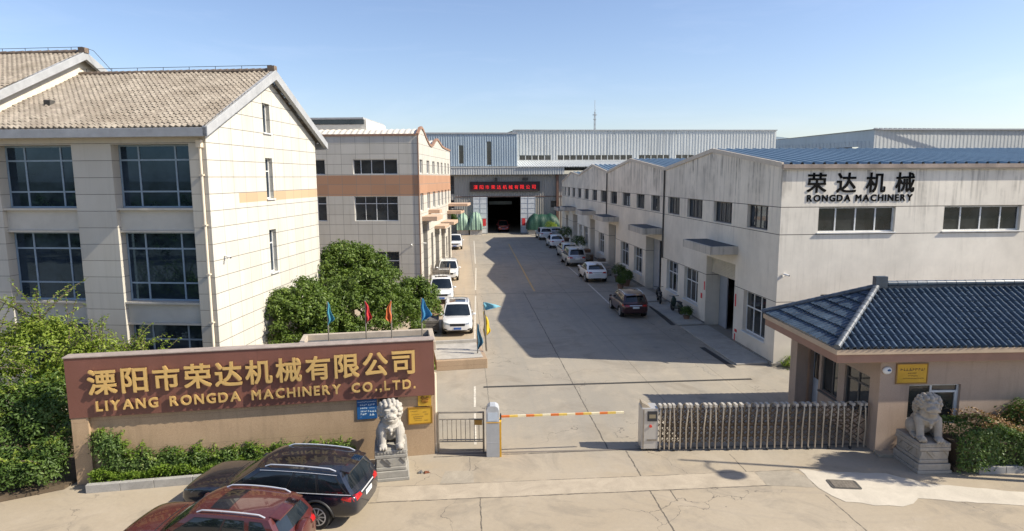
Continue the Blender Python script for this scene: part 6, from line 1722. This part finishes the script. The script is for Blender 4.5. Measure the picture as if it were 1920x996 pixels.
crate('grey metal bin by the annex wall behind the cage truck', (-2.9, 51.8, 0), (.9, 1.3, .8), (.22, .20, .18), 0, 'bin')
crate('pale brick pallet by the annex corner under the tree', (-2.75, 48.6, 0), (.8, .9, .55), (.46, .33, .22), .1, 'pallet')
crate('low tan pallet left of the nearest white car', (-1.85, 39.6, 0), (.7, 1.6, .45), (.43, .30, .20), .05, 'pallet')
crate('rust red crate behind the white pickup', (-2.0, 82.5, 0), (1.6, 1.2, 1.0), (.28, .09, .05), 0)
crate('dark grey open crate left of the nearest white car', (-1.85, 35.2, 0), (.9, 1.4, .75), (.13, .12, .11), .03)
def planter(label, x, y, s, seed, mat=G_dark):
    t = thing('potted_bush', label, 'potted plant', (x, y, 0), 0, 'potted bushes along the factory')
    b = MB(); b.lathe([(.26*s, 0), (.34*s, .42*s), (.38*s, .44*s), (.38*s, .5*s), (.3*s, .5*s)], 14); b.build('pot', plain('clay_pot', (.20, .12, .08), .8), t, smooth=40)
    P_, N_ = crown_points([(0, 0, .95*s, .6*s, .5*s), (.2*s, .15*s, .8*s, .5*s, .4*s)], int(1500*s), seed, .14, 10, .4); leaf_mesh('foliage', P_, N_, .11, mat, t, seed)
planter('dark potted bush by the wall, nearest the second factory door', 12.7, 48.6, .9, 70); planter('larger dark potted bush behind the white crossover, by the factory wall', 12.6, 50.6, 1.0, 71); planter('low potted bush in front of the larger one by the white crossover', 11.95, 47.4, .7, 72)
planter('potted bush by the fourth factory door, beyond the beige estate', 12.9, 70.5, 1.4, 73); planter('tall potted plant near the far factory canopy', 13.0, 80.5, 1.6, 74); planter('yellow green potted plant near the dark green tarpaulin', 12.8, 92.3, 1.5, 75, G_light); planter('small potted plant on the apron by the factory window', 13.2, 36.4, .55, 76)
def scooter(label, x, y, rz, col):
    t = thing('scooter', label, 'scooter', (x, y, .07), rz, 'scooters by the factory wall')
    for wx_ in (-.6, .6):
        b = MB(); b.lathe([(.13, -.05), (.24, -.055), (.27, 0), (.24, .055), (.13, .05)], 18, Matrix.Translation((wx_, 0, .27)) @ Matrix.Rotation(R(90), 4, 'X')); b.tube([(wx_, -.02, .27), (wx_, .02, .27)], .14, 12); b.build('wheel', M_tyre, t, smooth=50)
    b = MB(); b.ball((-.45, 0, .55), (.38, .15, .16), 12); b.box(-.2, .35, -.14, .14, .28, .34); b.ball((.46, 0, .62), (.10, .19, .32), 12); b.ball((.62, 0, .42), (.18, .08, .09), 10); b.build('body', plain('scooter_paint', col, .35), t, smooth=60)
    b = MB(); b.ball((-.38, 0, .74), (.38, .14, .07), 12); b.build('seat', M_trim, t, smooth=60)
    b = MB(); b.tube([(.6, 0, .4), (.45, 0, .95)], .03, 8); b.tube([(.42, -.32, 1.0), (.46, 0, .96), (.42, .32, 1.0)], .018, 6); b.build('handlebar', M_trim, t)
    b = MB(); b.ball((.52, 0, .92), (.07, .09, .08), 10); b.build('headlight', M_lampc, t, smooth=60)
scooter('black scooter against the factory wall between door and window', 13.15, 41.6, R(80), (.02, .02, .022)); scooter('dark green scooter against the factory wall beside the window', 13.2, 38.2, R(95), (.03, .05, .035))
def machine(label, x, y, s, col, seed):
    t = thing('machine', label, 'machine', (x, y, 0), 0, 'machine parts along the factory wall'); m = plain('machine_paint', col, .7, .2, .3, 5)
    b = MB(); b.box(-.5*s, .5*s, -.7*s, .7*s, .10, .55*s); b.box(-.35*s, .35*s, -.2*s, .6*s, .55*s, 1.05*s); b.build('housing', m, t, bev=.03)
    b = MB(); b.tube([(-.52*s, -.4*s, .6*s), (.52*s, -.4*s, .6*s)], .17*s, 12); b.tube([(0, -.75*s, .35*s), (0, -.68*s, .35*s)], .22*s, 14); b.build('roller', M_steel_d, t, smooth=50)
    for x_ in (-.42, .42):
        for y_ in (-.6, .6):
            b = MB(); b.box(x_*s-.05, x_*s+.05, y_*s-.05, y_*s+.05, 0, .10); b.build('leg', M_dark, t)
machine('pale grey machine frame beside the potted bushes by the factory', 12.3, 54.6, 1.0, (.35, .33, .30), 1); machine('dark machine part by the factory wall, beyond the white crossover', 12.9, 58.3, .9, (.12, .10, .08), 2); machine('brown rusty machine by the beige estate', 12.6, 64.2, 1.1, (.16, .09, .05), 3)
t = thing('machine', 'orange and grey machine just inside the roller shutter door', 'machine', (15.6, 32.4, 0))
b = MB(); b.box(-.4, .4, -.5, .5, 0, .9); b.box(-.3, .3, -.4, .1, .9, 1.3); b.build('housing', plain('machine_grey', (.32, .34, .35), .5), t, bev=.03)
b = MB(); b.box(-.45, .2, -.48, -.1, 1.3, 1.55); b.build('hood', plain('machine_orange', (.62, .10, .03), .5), t, bev=.03)

# scraps left on the paving
for (x, y, rz, col, lab) in ((-1.15, 17.72, .3, (.16, .05, .02), 'small brown scrap lying on the paving right of the left lion'), (-1.32, 17.74, 1.1, (.10, .10, .10), 'small grey crumpled scrap on the paving beside the brown one')):
    b = MB(); rn = random.Random(int(abs(x)*100))
    pts = [Vector((math.cos(a_)*rn.uniform(.05, .13), math.sin(a_)*rn.uniform(.03, .07), .012)) for a_ in [k*math.pi/4 for k in range(8)]]
    b.poly(pts); top_ = [p*.6+Vector((0, 0, rn.uniform(.03, .06))) for p in pts]
    for k in range(8): b.quad(pts[k], pts[(k+1) % 8], top_[(k+1) % 8], top_[k])
    b.poly(top_); o = tag(b.build('litter', plain('scrap', col, .8)), lab, 'litter', 'scraps on the paving'); o.location = (x, y, 0); o.rotation_euler.z = rz; o['kind'] = 'thing'
